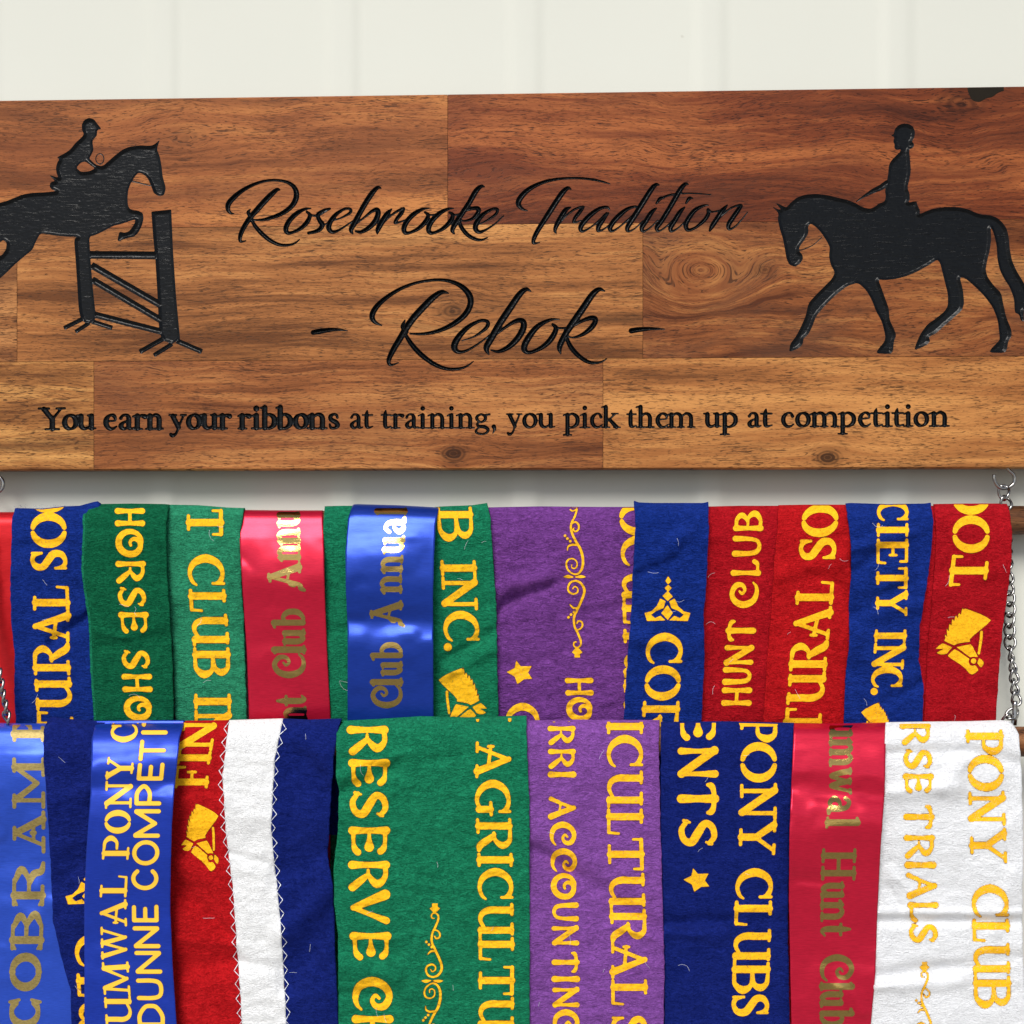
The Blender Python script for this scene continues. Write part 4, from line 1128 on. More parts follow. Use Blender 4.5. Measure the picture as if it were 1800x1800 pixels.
class Sash:
    def __init__(s, row, left, right, top, layer, bottom, folds=(), amp=1.0, kind='felt', seed=0, u0=0, drift=None):
        s.row = row
        s.cf, s.Yc = (cu, YU) if row == 0 else (cl, YL)
        s.left, s.right, s.top, s.layer, s.bottom = left, right, top, layer, bottom
        s.folds, s.amp, s.kind, s.seed = folds, amp, kind, seed
        s.Ry = RD + 0.0014 + 0.0030 * layer
        s.Rb = RD + 0.0014 + 0.0010 * layer       # the tails behind are pulled flatter

    bulge = 1.0

    def disp(s, px, py):
        """how far the cloth stands towards the viewer, in metres"""
        sd_ = s.seed * 13
        if s.kind == 'felt':
            D = 0.0022 * fbm(px / 75, py / 62, 900 + s.row, 2) + 0.0011 * s.amp * fbm(px / 26 + py / 90, py / 15, sd_ + 3, 3, 0.6)
        else:
            D = 0.0016 * s.amp * fbm(px / 170, py / 75, sd_, 2, 0.4) + 0.0012 * fbm(px / 75, py / 62, 900 + s.row, 2) + 0.00012 * s.amp * fbm(px / 30, py / 22, sd_ + 3, 2)
        for (x0, y0, x1, y1, w, a) in s.folds:
            ex, ey = x1 - x0, y1 - y0
            t = np.clip(((px - x0) * ex + (py - y0) * ey) / (ex * ex + ey * ey), 0, 1)
            wob = 1 + 0.4 * vnoise(px / 30, py / 30, sd_ + 7)
            d = np.hypot(px - x0 - t * ex, py - y0 - t * ey) / (w * wob * (1 if s.kind == 'felt' else 1.35))
            D = D + a * (0.0022 if s.kind == 'felt' else 0.0015) * np.exp(-d * d)
        # edges of the sash curl a touch
        L = interp(py.ravel(), s.left).reshape(py.shape); R = interp(py.ravel(), s.right).reshape(py.shape)
        c = s.cf(px)
        k = np.clip((py - c + 4) / 30.0, 0, 1)
        D = D * k * k * (3 - 2 * k)
        # the cloth leaves the rod in a slow curve before it hangs plumb
        b = np.clip((py - c + 10), 0, 400); b = b * b / (b + 22.0)
        if s.kind == 'felt':
            D = D + 0.0040 * (1 - np.exp(-b / 45.0))
        else:
            D = D + 0.0105 * s.bulge * (b / 115.0) * np.exp(1 - b / 115.0) + 0.003 * (1 - np.exp(-b / 60.0))
        return D

    def surf(s, px, py, off=0.0):
        px = np.asarray(px, float); py = np.asarray(py, float)
        Y = np.full(px.shape, s.Yc - s.Ry)
        _, Zc = P(px, s.cf(px), s.Yc)
        tp = interp(px.ravel(), s.top).reshape(px.shape)
        _, Zt = P(px, tp, s.Yc)
        Rz = np.maximum(Zt - Zc, 0.008)
        D = s.disp(px, py)
        if s.row == 0:
            D = D - 0.0125 * np.clip((py - 945) / 330.0, 0, 1.35) ** 1.0
        else:
            D = D + 0.0
        for _ in range(3):
            _, Z = P(px, py, Y)
            q = np.clip((Z - Zc) / Rz, 0, 0.9999)
            Y = np.where(Z > Zc, s.Yc - s.Ry * np.sqrt(1 - q * q), s.Yc - s.Ry) - D
        X, Z = P(px, py, Y - off)
        return X, Y - off, Z

    def cloth(s, name, mat, parent, left=None, right=None, cell=3.0, back=170, dz=0.0):
        left = left or s.left; right = right or s.right
        wmax = max(abs(r[1] - l[1]) for l, r in zip(left, right)) if False else None
        mid = float(np.mean([p[1] for p in right]) - np.mean([p[1] for p in left]))
        nx = max(6, int(mid / cell))
        u = np.linspace(0, 1, nx + 1)
        tops = min(p[1] for p in s.top)
        pf = np.arange(s.cf(900) , s.bottom + cell, cell)
        rows = []
        # back, hanging behind the rod
        edge = 1.1 * vnoise(np.linspace(0, 400, 500) / 7.0, np.zeros(500) + s.seed, 3)
        def ex(py):
            L = interp(py, left); R = interp(py, right)
            wl_ = 0.7 * vnoise(np.array([py / 9.0]), np.array([1.0]), s.seed + 50)[0]
            wr_ = 0.7 * vnoise(np.array([py / 9.0]), np.array([5.0]), s.seed + 51)[0]
            if s.kind != 'felt': wl_ *= 0.25; wr_ *= 0.25
            return (L + wl_) + u * (R + wr_ - L - wl_)
        pxt = ex(tops)
        _, Zc = P(pxt, s.cf(pxt), s.Yc)
        tp = interp(pxt, s.top); _, Zt = P(pxt, tp, s.Yc); Rz = np.maximum(Zt - Zc, 0.008)
        for b in np.arange(back, 0, -14.0):
            Y = s.Yc + s.Rb + 0 * pxt
            X, _ = P(pxt, 900, s.Yc)
            rows.append(np.stack([X, Y - dz, Zc - b * U], 1))
        for ph in np.linspace(180, 6, 22):
            a = math.radians(ph)
            Y = s.Yc - (s.Ry if ph < 90 else s.Rb) * math.cos(a)
            Z = Zc + Rz * math.sin(a)
            if ph < 150:
                py_ = PY(pxt, Z, Y)
                px_ = np.array([ex(v)[i] for i, v in enumerate(py_)]) if ph < 90 else pxt
            else:
                px_ = pxt
            if ph <= 80:
                X, Y, Z = s.surf(px_, py_, 0.0)
            else:
                X, _ = P(px_, 900, Y)
            rows.append(np.stack([X, Y + 0 * X - dz, Z], 1))
        lastpy = float(np.mean(PY(pxt, rows[-1][:, 2], rows[-1][:, 1] + dz)))
        lim = 1300 if s.row == 0 else s.bottom
        for py in list(np.arange(lastpy + cell, lim + cell, cell)) + list(np.arange(lim + 2 * cell, s.bottom, 9.0)):
            px_ = ex(py)
            X, Y, Z = s.surf(px_, np.full_like(px_, py), dz)
            rows.append(np.stack([X, Y, Z], 1))
        V = np.concatenate(rows)
        n, m = len(rows), nx + 1
        i, j = np.meshgrid(np.arange(n - 1), np.arange(nx), indexing='ij')
        a = i * m + j
        q = np.stack([a, a + m, a + m + 1, a + 1], -1).reshape(-1, 4)
        o = mk(name, V, q.ravel(), mat, parent, smooth=True, sizes=np.full(len(q), 4))
        md = o.modifiers.new('thickness', 'SOLIDIFY')
        md.thickness = CLOTH_T if s.kind == 'felt' else 0.0004
        md.offset = -1
        return o

    def fuzz(s, mat, parent, left=None, right=None, dens=0.11):
        left = left or s.left; right = right or s.right
        yt = min(p[1] for p in s.top) + 6; yb = 1290 if s.row == 0 else 1830
        r = np.random.default_rng(s.seed * 7 + 1)
        wm = np.mean([p[1] for p in right]) - np.mean([p[1] for p in left])
        n = int(wm * (yb - yt) * dens)
        py = r.uniform(yt, yb, n)
        L = interp(py, left); R = interp(py, right)
        px = L + (R - L) * r.uniform(0.004, 0.996, n)
        ang = r.normal(0.35, 0.9, n); ln = r.uniform(1.6, 6.5, n) * (r.random(n) ** 0.6)
        dx = np.cos(ang) * ln; dy = np.sin(ang) * ln
        flip = r.random(n) < 0.5
        dx = np.where(flip, -dx, dx)
        bx = px + dx * 0.55 + r.normal(0, .5, n); by = np.maximum(py + dy * 0.55 + r.normal(0, .5, n), yt)
        ex = px + dx; ey = np.maximum(py + dy, yt)
        w = 0.11
        nxn = -dy / (ln + 1e-6) * w; nyn = dx / (ln + 1e-6) * w
        h = r.uniform(0.0002, 0.0011, n)
        P0 = np.stack(s.surf(px - nxn, py - nyn, 0.00002), 1); P1 = np.stack(s.surf(px + nxn, py + nyn, 0.00002), 1)
        P2 = np.stack(s.surf(bx + nxn, by + nyn, h), 1); P3 = np.stack(s.surf(bx - nxn, by - nyn, h), 1)
        P4 = np.stack(s.surf(ex, ey, h * 0.5), 1)
        V = np.stack([P0, P1, P2, P3, P4], 1).reshape(-1, 3)
        b = np.arange(n)[:, None] * 5
        lp = np.concatenate([b + 0, b + 1, b + 2, b + 3, b + 3, b + 2, b + 4], 1).ravel()
        sz = np.tile([4, 3], n)
        o = mk('fuzz', V, lp, mat, parent, smooth=True, sizes=sz)
        tag(o, kind='stuff')
        # stray pale lint hairs
        if s.seed in (10, 30) or mat is F_FLUFF: return o
        n = int(2 + wm / 60)
        VV, LL, SS = [], [], []
        for k in range(n):
            y0 = r.uniform(yt + 10, yb - 10); x0 = float(interp(y0, left)) + r.uniform(0.08, 0.92) * float(interp(y0, right) - interp(y0, left))
            a = r.uniform(0, 6.28); m = int(r.integers(4, 11)); st_ = r.uniform(1.4, 3.0); cur = r.normal(0, 0.12)
            pts = [(x0, y0)]
            for q in range(m):
                a += cur + r.normal(0, 0.12)
                pts.append((pts[-1][0] + math.cos(a) * st_, max(yt, pts[-1][1] + math.sin(a) * st_)))
            pts = np.array(pts); d = np.gradient(pts, axis=0); d /= np.linalg.norm(d, axis=1)[:, None] + 1e-9
            w = 0.14
            A = np.stack(s.surf(pts[:, 0] - d[:, 1] * w, pts[:, 1] + d[:, 0] * w, 0.0009), 1)
            B = np.stack(s.surf(pts[:, 0] + d[:, 1] * w, pts[:, 1] - d[:, 0] * w, 0.0009), 1)
            b0 = sum(len(v) for v in VV)
            VV += [A, B]
            for q in range(len(pts) - 1):
                LL += [b0 + q, b0 + q + 1, b0 + len(pts) + q + 1, b0 + len(pts) + q]; SS.append(4)
        o2 = mk('lint', np.concatenate(VV), np.array(LL), M_THREAD, parent, smooth=True, sizes=SS)
        tag(o2, kind='stuff')
        return o

    def ink(s, name, ink, mat, parent, off=0.0003, cell=1.4):
        x0, y0, x1, y1 = ink.bounds()
        tmin = min(p[1] for p in s.top)
        x0 = max(x0 - 8, min(p[1] for p in s.left) - 2); x1 = min(x1 + 8, max(p[1] for p in s.right) + 2)
        y0 = max(y0 - 8, tmin - 2); y1 = min(y1 + 8, s.bottom - 3)
        gx_ = np.arange(x0, x1 + cell, cell); gy_ = np.arange(y0, y1 + cell, cell)
        f = ink.field(gx_, gy_)
        XX, YY = np.meshgrid(gx_, gy_)
        # trim at the sash's edges and at the fold over the rod
        L = interp(gy_, s.left)[:, None]; R = interp(gy_, s.right)[:, None]
        tp = interp(gx_, s.top)[None, :] + 1.6
        f = np.maximum(f, np.maximum(np.maximum(L + 1.5 - XX, XX - R + 1.5), tp - YY))
        f = f + 0.18 * vnoise(XX / 2.6, YY / 2.6, 77) * (1 if s.kind == 'felt' else 0.15)
        r = march(f, gx_, gy_)
        if not r: return None
        x, y, lp, sz, v = r
        X, Y, Z = s.surf(x, y, off)
        # faces were wound for y up: flip so the print faces the viewer
        idx = np.arange(len(lp)); st_ = np.zeros(len(sz), int); st_[1:] = np.cumsum(sz)[:-1]
        rep = np.repeat(st_, sz); size = np.repeat(sz, sz)
        lp = lp[rep + (size - 1 - (idx - rep))]
        VV = np.stack([X, Y, Z], 1)
        if mat is not M_YEL and mat is not M_YELS:
            return mk(name, VV, lp, mat, parent, smooth=True, sizes=sz)
        # dark outline drawn round the print in colour, imitating image-sharpening edges
        r = march(np.maximum(f - 0.95, -f - 0.1), gx_, gy_)
        x, y, lp2, sz2, v = r
        X, Y, Z = s.surf(x, y, off * 0.7)
        idx = np.arange(len(lp2)); st_ = np.zeros(len(sz2), int); st_[1:] = np.cumsum(sz2)[:-1]
        rep = np.repeat(st_, sz2); size = np.repeat(sz2, sz2)
        lp2 = lp2[rep + (size - 1 - (idx - rep))] + len(VV)
        return mk(name, np.concatenate([VV, np.stack([X, Y, Z], 1)]), np.concatenate([lp, lp2]), mat, parent, smooth=True, sizes=np.concatenate([sz, sz2]), mat2=M_OUTLINE, n2=len(sz2))


GU = 'sashes over the upper rod'
GL = 'sashes over the lower rod'
BU, BL = 1880, 1870

# shared printed emblems --------------------------------------------------
horse = Ink()
horse.polygon([(765, 115), (785, 160), (815, 130), (950, 175), (1200, 270), (1320, 330), (1425, 405), (1330, 500), (1200, 610), (1050, 730), (925, 850), (935, 905), (780, 925), (640, 950), (560, 990), (450, 945), (325, 880), (355, 840), (350, 735), (405, 810), (388, 605), (445, 670), (440, 590), (455, 475), (510, 555), (505, 470), (520, 380), (565, 430), (580, 350), (605, 285), (655, 380), (655, 290), (685, 230), (730, 295), (735, 190)], 0)
horse.polygon([(290, 945), (400, 985), (520, 1040), (450, 1110), (400, 1180), (330, 1205), (220, 1200), (155, 1165), (240, 1115), (330, 1078), (130, 1072), (220, 990)], 0)
horse.polygon([(620, 1035), (780, 1000), (955, 970), (1000, 1030), (1120, 1270), (1070, 1262), (1000, 1255), (940, 1272), (800, 1170)], 0)
horse.polygon([(570, 1085), (650, 1120), (920, 1310), (895, 1360), (920, 1440), (980, 1475), (1060, 1460), (1110, 1520), (1128, 1575), (1060, 1640), (980, 1675), (920, 1650), (820, 1530), (700, 1430), (520, 1320), (415, 1235), (480, 1160)], 0)
horse.polygon([(1145, 1295), (1200, 1320), (1252, 1380), (1245, 1450), (1195, 1510), (1150, 1475), (1105, 1400), (1125, 1350)], 0)
horse.stroke([(1018, 1360, 124), (1018.1, 1360, 124)], smooth=False)
horse.stroke([(1203, 680, 62), (1192, 850, 62), (1142, 1180, 56)])
horse = horse.xf(zoomed(13.333, 1635, 1060), 1 / 13.333)

orn = Ink()
for s_ in [
    [(205, 92, 16), (185, 160, 20), (150, 230, 20), (140, 290, 22), (160, 360, 24), (200, 440, 26), (245, 520, 28), (268, 620, 28), (260, 710, 26), (220, 768, 20), (165, 772, 16), (110, 730, 18), (92, 670, 18), (112, 625, 18), (160, 613, 14), (200, 640, 14), (205, 690, 14), (180, 715, 14), (150, 705, 12), (150, 675, 10)],
    [(150, 240, 16), (190, 225, 18), (222, 255, 20), (220, 305, 18), (185, 325, 16), (165, 300, 12), (180, 285, 8)],
    [(200, 468, 20), (150, 465, 22), (112, 485, 18), (105, 525, 8)],
    [(190, 845, 20), (240, 865, 24), (278, 920, 26), (280, 980, 26), (250, 1060, 26), (205, 1160, 24), (175, 1230, 24), (178, 1320, 22), (215, 1400, 22), (245, 1480, 22), (240, 1530, 18), (200, 1550, 14), (172, 1530, 14), (175, 1495, 14), (200, 1490, 12)],
    [(190, 845, 18), (140, 860, 20), (112, 910, 20), (120, 960, 20), (170, 985, 18), (210, 965, 16), (212, 925, 14), (180, 905, 12), (160, 930, 10)],
    [(190, 1365, 10), (235, 1355, 16), (262, 1320, 18), (255, 1280, 18), (220, 1270, 16), (205, 1295, 12)],
    [(215, 1130, 18), (165, 1130, 20), (130, 1095, 10)],
    [(60, 805, 3), (110, 800, 34), (165, 808, 10)], [(190, 806, 10), (250, 801, 32), (298, 805, 3)],
    [(135, 95, 16), (160, 110, 12), (205, 90, 16)], [(135, 64, 10), (180, 70, 12), (222, 64, 10)],
]:
    orn.stroke(s_)
for x, y in [(80, 370), (105, 400), (134, 428), (174, 1175), (143, 1202), (115, 1232)]:
    orn.stroke([(x, y, 28), (x, y + .1, 28)], smooth=False)
orn.polygon([(205, 1540), (265, 1600), (235, 1618), (240, 1655), (178, 1655), (180, 1618), (150, 1600)], 0)
ornA = orn.xf(zoomed(6.0, 980, 880), 1 / 6.0)

star = Ink()
star.polygon([(190, 1165), (222, 1205), (298, 1203), (272, 1250), (302, 1292), (245, 1296), (198, 1330), (180, 1278), (122, 1245), (178, 1218)], 0)
star = star.xf(zoomed(4, 860, 870))

tiara = Ink()
for p in [[(1258, 572), (1280, 605), (1258, 628), (1238, 605)], [(1258, 630), (1282, 655), (1258, 682), (1234, 655)], [(1255, 675), (1290, 715), (1255, 745), (1218, 710)],
          [(1203, 728), (1240, 748), (1225, 795), (1175, 815), (1138, 842), (1165, 866), (1205, 850), (1240, 882), (1110, 886), (1092, 830), (1140, 818), (1178, 782)],
          [(1253, 775), (1290, 830), (1255, 880), (1210, 830)]]:
    tiara.polygon(p, 0)
tiara.polygon([(2506 - x, y) for x, y in [(1203, 728), (1240, 748), (1225, 795), (1175, 815), (1138, 842), (1165, 866), (1205, 850), (1240, 882), (1110, 886), (1092, 830), (1140, 818), (1178, 782)]], 0)
tiara = tiara.xf(zoomed(4, 860, 870))


def sash(label, row, mat, left, right, top, layer, inks, folds=(), amp=1.0, kind='felt', seed=1, doubled=None, bulge=1.0):
    root = empty('prize_sash', label, 'sash', GU if row == 0 else GL)
    s = Sash(row, left, right, top, layer, BU if row == 0 else BL, folds, amp, kind, seed)
    s.bulge = bulge
    s.cloth('cloth', mat, root)
    if kind == 'felt':
        s.fuzz(mat, root)
    if doubled:       # the other tail of the sash peeping out beside the front one
        dl, dr, dmat = doubled
        s2 = Sash(row, [(y, x + dl) for y, x in left], [(y, x + dr) for y, x in right], top, layer - 0.55, BU if row == 0 else BL, folds, amp, kind, seed)
        s2.top = [(p[0], p[1] + 3) for p in top]
        s2.cloth('under_layer', dmat or mat, root, cell=5)
    for nm, ink, m in inks:
        s.ink(nm, ink, m, root, off=0.00035 if kind == 'felt' else 0.0002)
    return root, s


def T(*runs):
    k = Ink()
    for r in runs:
        run(k, *r)
    return k


yx = lambda *p: [(y, x) for x, y in p]      # edges are written as (x, y)

# ---- upper row, left to right
sash('plain scarlet satin sash at the far left of the upper rod', 0, S_RED1, yx((-120, 890), (-120, 1400)), yx((34, 890), (27, 1000), (30, 1400)), [(-120, 900), (0, 900), (40, 900)], -0.3, [],
     folds=[], amp=0.15, kind='satin', seed=2, bulge=0.1)
sash('royal blue felt sash with big yellow capitals reading URAL SO upward', 0, F_BLUE, yx((28, 885), (21, 915), (18, 1020), (19, 1090), (26, 1150), (25, 1210), (28, 1270), (28, 1400)), yx((178, 885), (178, 1400)),
     [(20, 896), (30, 893), (75, 894), (110, 890), (140, 889), (165, 882), (172, 881), (182, 888)], 1.6,
     [('lettering', T((FA, -1, [(890, 117), (1000, 118), (1050, 122), (1160, 122), (1230, 127), (1265, 129)], 64,
                       [('C', 866, 898), ('O', 902, 962), ('S', 967, 1003), ('L', 1030, 1072), ('A', 1072, 1128), ('R', 1131, 1187), ('U', 1191, 1248), ('T', 1250, 1300)])), M_YEL)],
     folds=[(90, 1130, 165, 1075, 12, -2.5), (30, 960, 120, 955, 9, -1.0), (100, 985, 130, 1010, 14, 1.0), (20, 1010, 80, 960, 10, 0.8)], seed=3)
sash('dark green felt sash with smaller yellow capitals reading HORSE SHO downward', 0, F_GREEN2, yx((170, 880), (158, 890), (150, 905), (147, 1000), (153, 1050), (160, 1095), (163, 1180), (169, 1270), (169, 1400)),
     yx((299, 880), (292, 920), (293, 1000), (298, 1080), (303, 1160), (305, 1270), (305, 1400)), [(140, 892), (160, 889), (170, 886), (230, 885), (290, 886), (300, 887)], 3.0,
     [('lettering', T((FB, 1, [(885, 204), (1020, 206), (1100, 212), (1200, 217), (1264, 221)], 48,
                       [('H', 891, 927), ('O', 931, 977), ('R', 982, 1024), ('S', 1030, 1069), ('E', 1072, 1112), ('S', 1141, 1178), ('H', 1182, 1219), ('O', 1225, 1264), ('S', 1268, 1300)])), M_YEL)],
     folds=[(165, 1140, 290, 1120, 12, -1.3), (170, 1110, 240, 1125, 8, 1.0)], seed=4, doubled=(-4, -6, F_GREEN))
sash('lighter green felt sash with large yellow capitals reading T CLUB IN downward', 0, F_GREEN3, yx((300, 880), (292, 905), (292, 1000), (298, 1080), (304, 1160), (308, 1270), (308, 1400)),
     yx((431, 885), (422, 935), (424, 1020), (428, 1080), (431, 1180), (434, 1270), (434, 1400)), [(285, 889), (300, 887), (350, 888), (400, 892), (432, 893)], 1,
     [('lettering', T((FA, 1, [(890, 328), (980, 329), (1060, 333), (1110, 338), (1180, 341), (1270, 342)], 64,
                       [('T', 895, 942), ('C', 976, 1031), ('L', 1036, 1075), ('U', 1080, 1135), ('B', 1138, 1190), ('I', 1220, 1246), ('N', 1249, 1300)])), M_YEL)],
     folds=[(300, 1070, 430, 1120, 12, -0.8)], seed=5)
sash('crimson satin sash with gold foil words nt Club Annu reading upward', 0, S_RED, yx((418, 890), (424, 1000), (434, 1150), (438, 1270), (438, 1400)), yx((567, 890), (569, 950), (571, 1050), (575, 1150), (581, 1265), (581, 1400)),
     [(415, 896), (500, 897), (570, 897)], 0,
     [('foil_lettering', T((FF, -1, [(890, 527), (1000, 529), (1070, 536), (1190, 538), (1270, 540)], 60,
                            [('a', 866, 896), ('u', 898, 927), ('n', 929, 957), ('n', 958, 986), ('A', 989, 1040), ('b', 1070, 1104), ('u', 1106, 1134), ('l', 1134, 1150), ('C', 1148, 1192), ('t', 1221, 1241), ('n', 1242, 1270)], 0.92)), M_FOIL)],
     folds=[(440, 1015, 570, 1000, 30, 1.4), (430, 1110, 575, 1115, 40, -1.2), (425, 980, 440, 995, 8, -0.8)], amp=0.8, kind='satin', seed=6)
sash('narrow plain green felt sash half hidden by the blue satin sash', 0, F_GREEN, yx((571, 885), (568, 930), (571, 1080), (577, 1200), (581, 1265), (581, 1400)), yx((650, 885), (650, 1400)), [(565, 890), (600, 889), (650, 889)], 1, [],
     folds=[(570, 1100, 620, 1110, 10, -1.2)], seed=7)
sash('royal blue satin sash with gold foil words Club Annual reading upward', 0, S_BLUE, yx((621, 885), (612, 910), (607, 970), (608, 1040), (611, 1100), (611, 1265), (611, 1400)), yx((773, 885), (766, 920), (763, 980), (761, 1050), (762, 1265), (762, 1400)),
     [(610, 890), (625, 886), (700, 888), (775, 892)], 3.3,
     [('foil_lettering', T((FF, -1, [(890, 716), (960, 711), (1010, 707), (1250, 708)], 57,
                            [('l', 892, 905), ('a', 908, 940), ('u', 942, 974), ('n', 976, 1008), ('n', 1010, 1044), ('A', 1056, 1102), ('b', 1129, 1161), ('u', 1163, 1188), ('l', 1191, 1207), ('C', 1203, 1245)], 0.92)), M_FOIL)],
     folds=[(600, 1093, 770, 1093, 16, -3.2), (600, 1010, 700, 985, 30, 1.8), (600, 1150, 770, 1140, 40, 1.6), (680, 1075, 760, 1060, 24, -1.0)], amp=0.8, kind='satin', seed=8)
hd = horse.xf(lambda x, y: (771 + (1742 - x) * .87, 1195 + (y - 1090)), 0.93)
sash('green felt sash with yellow capitals B INC. downward above a horse head', 0, F_GREEN, yx((750, 880), (752, 1400)), yx((855, 880), (862, 910), (866, 980), (872, 1060), (874, 1150), (876, 1270), (876, 1400)),
     [(745, 893), (780, 890), (830, 888), (850, 885), (856, 884), (868, 888)], 1.7,
     [('lettering', T((FA, 1, [(890, 767), (1000, 775), (1130, 781)], 62, [('B', 890, 951), ('I', 985, 1012), ('N', 1014, 1071), ('C', 1075, 1129), ('.', 1131, 1144)])), M_YEL), ('horse_head_print', hd, M_YEL)],
     folds=[(780, 1160, 870, 1110, 10, -1.6), (790, 1185, 870, 1140, 10, 1.2), (765, 1150, 790, 1180, 12, 1)], seed=9)
sash('wide purple felt sash with yellow scroll ornament, star and letters HO', 0, F_PURP, yx((858, 885), (868, 1000), (868, 1400)), yx((1128, 885), (1128, 1400)), [(850, 892), (950, 890), (1050, 891), (1130, 891)], 0,
     [('lettering', T((FB, 1, [(1180, 995), (1270, 998)], 45, [('H', 1189, 1225), ('O', 1227, 1266), ('R', 1270, 1300)])), M_YEL),
      ('lettering', T((FA, 1, [(1200, 889), (1300, 888)], 60, [('C', 1236, 1296)])), M_YEL),
      ('lettering', T((FA, 1, [(885, 1087), (960, 1091), (1050, 1094), (1150, 1097)], 62, [('O', 884, 940), ('C', 943, 996), ('U', 1004, 1056), ('L', 1058, 1096), ('T', 1098, 1138), ('U', 1142, 1190), ('R', 1194, 1244)])), M_YEL),
      ('scroll_print', ornA, M_YEL), ('star_print', star, M_YEL)],
     folds=[(872, 1072, 905, 1050, 10, -3.0), (905, 1050, 990, 1022, 9, -1.8), (880, 1035, 960, 1015, 14, 2.0), (1030, 1080, 1110, 1060, 12, -1.4), (880, 1090, 960, 1075, 16, 1.0), (890, 1180, 985, 1150, 14, -0.8)], amp=1.7, seed=10)
sash('royal blue felt sash with yellow pointed crown emblem above letters COR', 0, F_BLUE, yx((1115, 878), (1117, 920), (1114, 980), (1111, 1050), (1104, 1150), (1096, 1270), (1092, 1400)), yx((1245, 878), (1246, 930), (1242, 1020), (1237, 1080), (1239, 1150), (1233, 1270), (1230, 1400)),
     [(1108, 881), (1115, 880), (1122, 883), (1150, 884), (1200, 884), (1236, 884), (1245, 882), (1250, 882)], 2.2,
     [('lettering', T((FA, 1, [(1115, 1137), (1200, 1133), (1270, 1128)], 64, [('C', 1114, 1168), ('O', 1171, 1230), ('R', 1232, 1292)])), M_YEL), ('crown_print', tiara, M_YEL)],
     folds=[(1115, 905, 1150, 925, 12, -1.8), (1165, 985, 1225, 905, 14, 2.4), (1125, 1010, 1180, 985, 10, -2.0), (1110, 1120, 1150, 1130, 16, 1.4), (1180, 1180, 1235, 1120, 14, 1.0)], seed=11)
sash('red felt sash with yellow capitals HUNT CLUB reading upward', 0, F_RED2, yx((1225, 885), (1220, 1400)), yx((1372, 885), (1366, 980), (1361, 1060), (1357, 1120), (1352, 1180), (1346, 1268), (1342, 1400)), [(1220, 891), (1300, 889), (1375, 889)], 0,
     [('lettering', T((FB, -1, [(890, 1341), (980, 1337), (1060, 1331), (1110, 1326), (1180, 1321), (1245, 1318)], 48, [('B', 898, 937), ('U', 940, 980), ('L', 985, 1014), ('C', 1022, 1068), ('T', 1090, 1127), ('N', 1133, 1170), ('U', 1172, 1204), ('H', 1206, 1243)])), M_YEL)],
     folds=[(1255, 960, 1260, 1200, 10, -1.0)], seed=12, amp=0.7)
sash('bright red felt sash with large yellow capitals TURAL SO reading upward', 0, F_RED, yx((1368, 885), (1367, 930), (1362, 980), (1357, 1060), (1352, 1120), (1347, 1180), (1342, 1270), (1340, 1400)), yx((1495, 885), (1500, 1400)), [(1360, 888), (1420, 887), (1490, 887), (1500, 887)], 1.2,
     [('lettering', T((FA, -1, [(890, 1476), (960, 1470), (1040, 1465), (1100, 1460), (1150, 1454), (1210, 1450), (1270, 1443)], 65, [('O', 888, 942), ('S', 945, 985), ('L', 1022, 1062), ('A', 1066, 1124), ('R', 1127, 1180), ('U', 1182, 1238), ('T', 1244, 1294)])), M_YEL)],
     folds=[(1365, 1010, 1480, 985, 18, 1.6), (1420, 1010, 1490, 1035, 12, -1.0)], seed=13, amp=0.8)
hd = horse.xf(lambda x, y: (1514 + (1742 - x) * .62, 1252 + (y - 1090) * .8), 0.75)
sash('royal blue felt sash with yellow capitals CIETY INC. reading downward', 0, F_BLUE, yx((1486, 880), (1494, 935), (1497, 1000), (1493, 1060), (1492, 1140), (1486, 1200), (1484, 1270), (1482, 1400)),
     yx((1635, 880), (1641, 915), (1636, 980), (1626, 1050), (1617, 1100), (1615, 1160), (1624, 1205), (1621, 1270), (1618, 1400)), [(1482, 885), (1495, 884), (1560, 886), (1625, 885), (1640, 883)], 2.7,
     [('lettering', T((FA, 1, [(880, 1542), (1080, 1540), (1130, 1537), (1200, 1531)], 55, [('C', 880, 916), ('I', 920, 943), ('E', 947, 992), ('T', 997, 1035), ('Y', 1039, 1081), ('I', 1107, 1128), ('N', 1131, 1175), ('C', 1173, 1209), ('.', 1209, 1222)])), M_YEL), ('horse_head_print', hd, M_YEL)],
     folds=[(1500, 965, 1600, 935, 12, 2.2), (1500, 1005, 1560, 960, 12, -1.8), (1545, 1075, 1625, 1060, 16, 2.0), (1500, 1080, 1590, 1030, 12, -2.0), (1590, 1190, 1530, 1160, 14, 1.6), (1560, 1235, 1620, 1200, 10, -1.6), (1490, 1150, 1510, 1120, 14, 1.5)], seed=14, amp=1.1)
sash('deep red felt sash with yellow letters TOO above a bridled horse head', 0, F_RED2, yx((1640, 880), (1646, 940), (1644, 980), (1638, 1060), (1632, 1130), (1628, 1200), (1624, 1270), (1620, 1400)),
     yx((1768, 880), (1775, 900), (1779, 930), (1778, 990), (1771, 1040), (1763, 1100), (1757, 1170), (1750, 1270), (1745, 1400)), [(1635, 886), (1700, 885), (1760, 885), (1772, 886), (1785, 892)], 1.2,
     [('lettering', T((FA, -1, [(880, 1740), (970, 1740), (1031, 1733)], 66, [('O', 846, 903), ('O', 907, 971), ('T', 975, 1031)])), M_YEL), ('horse_head_print', horse, M_YEL)],
     folds=[(1650, 1050, 1760, 1000, 20, 0.8)], seed=15, amp=0.6, doubled=(-22, -10, F_RED2))

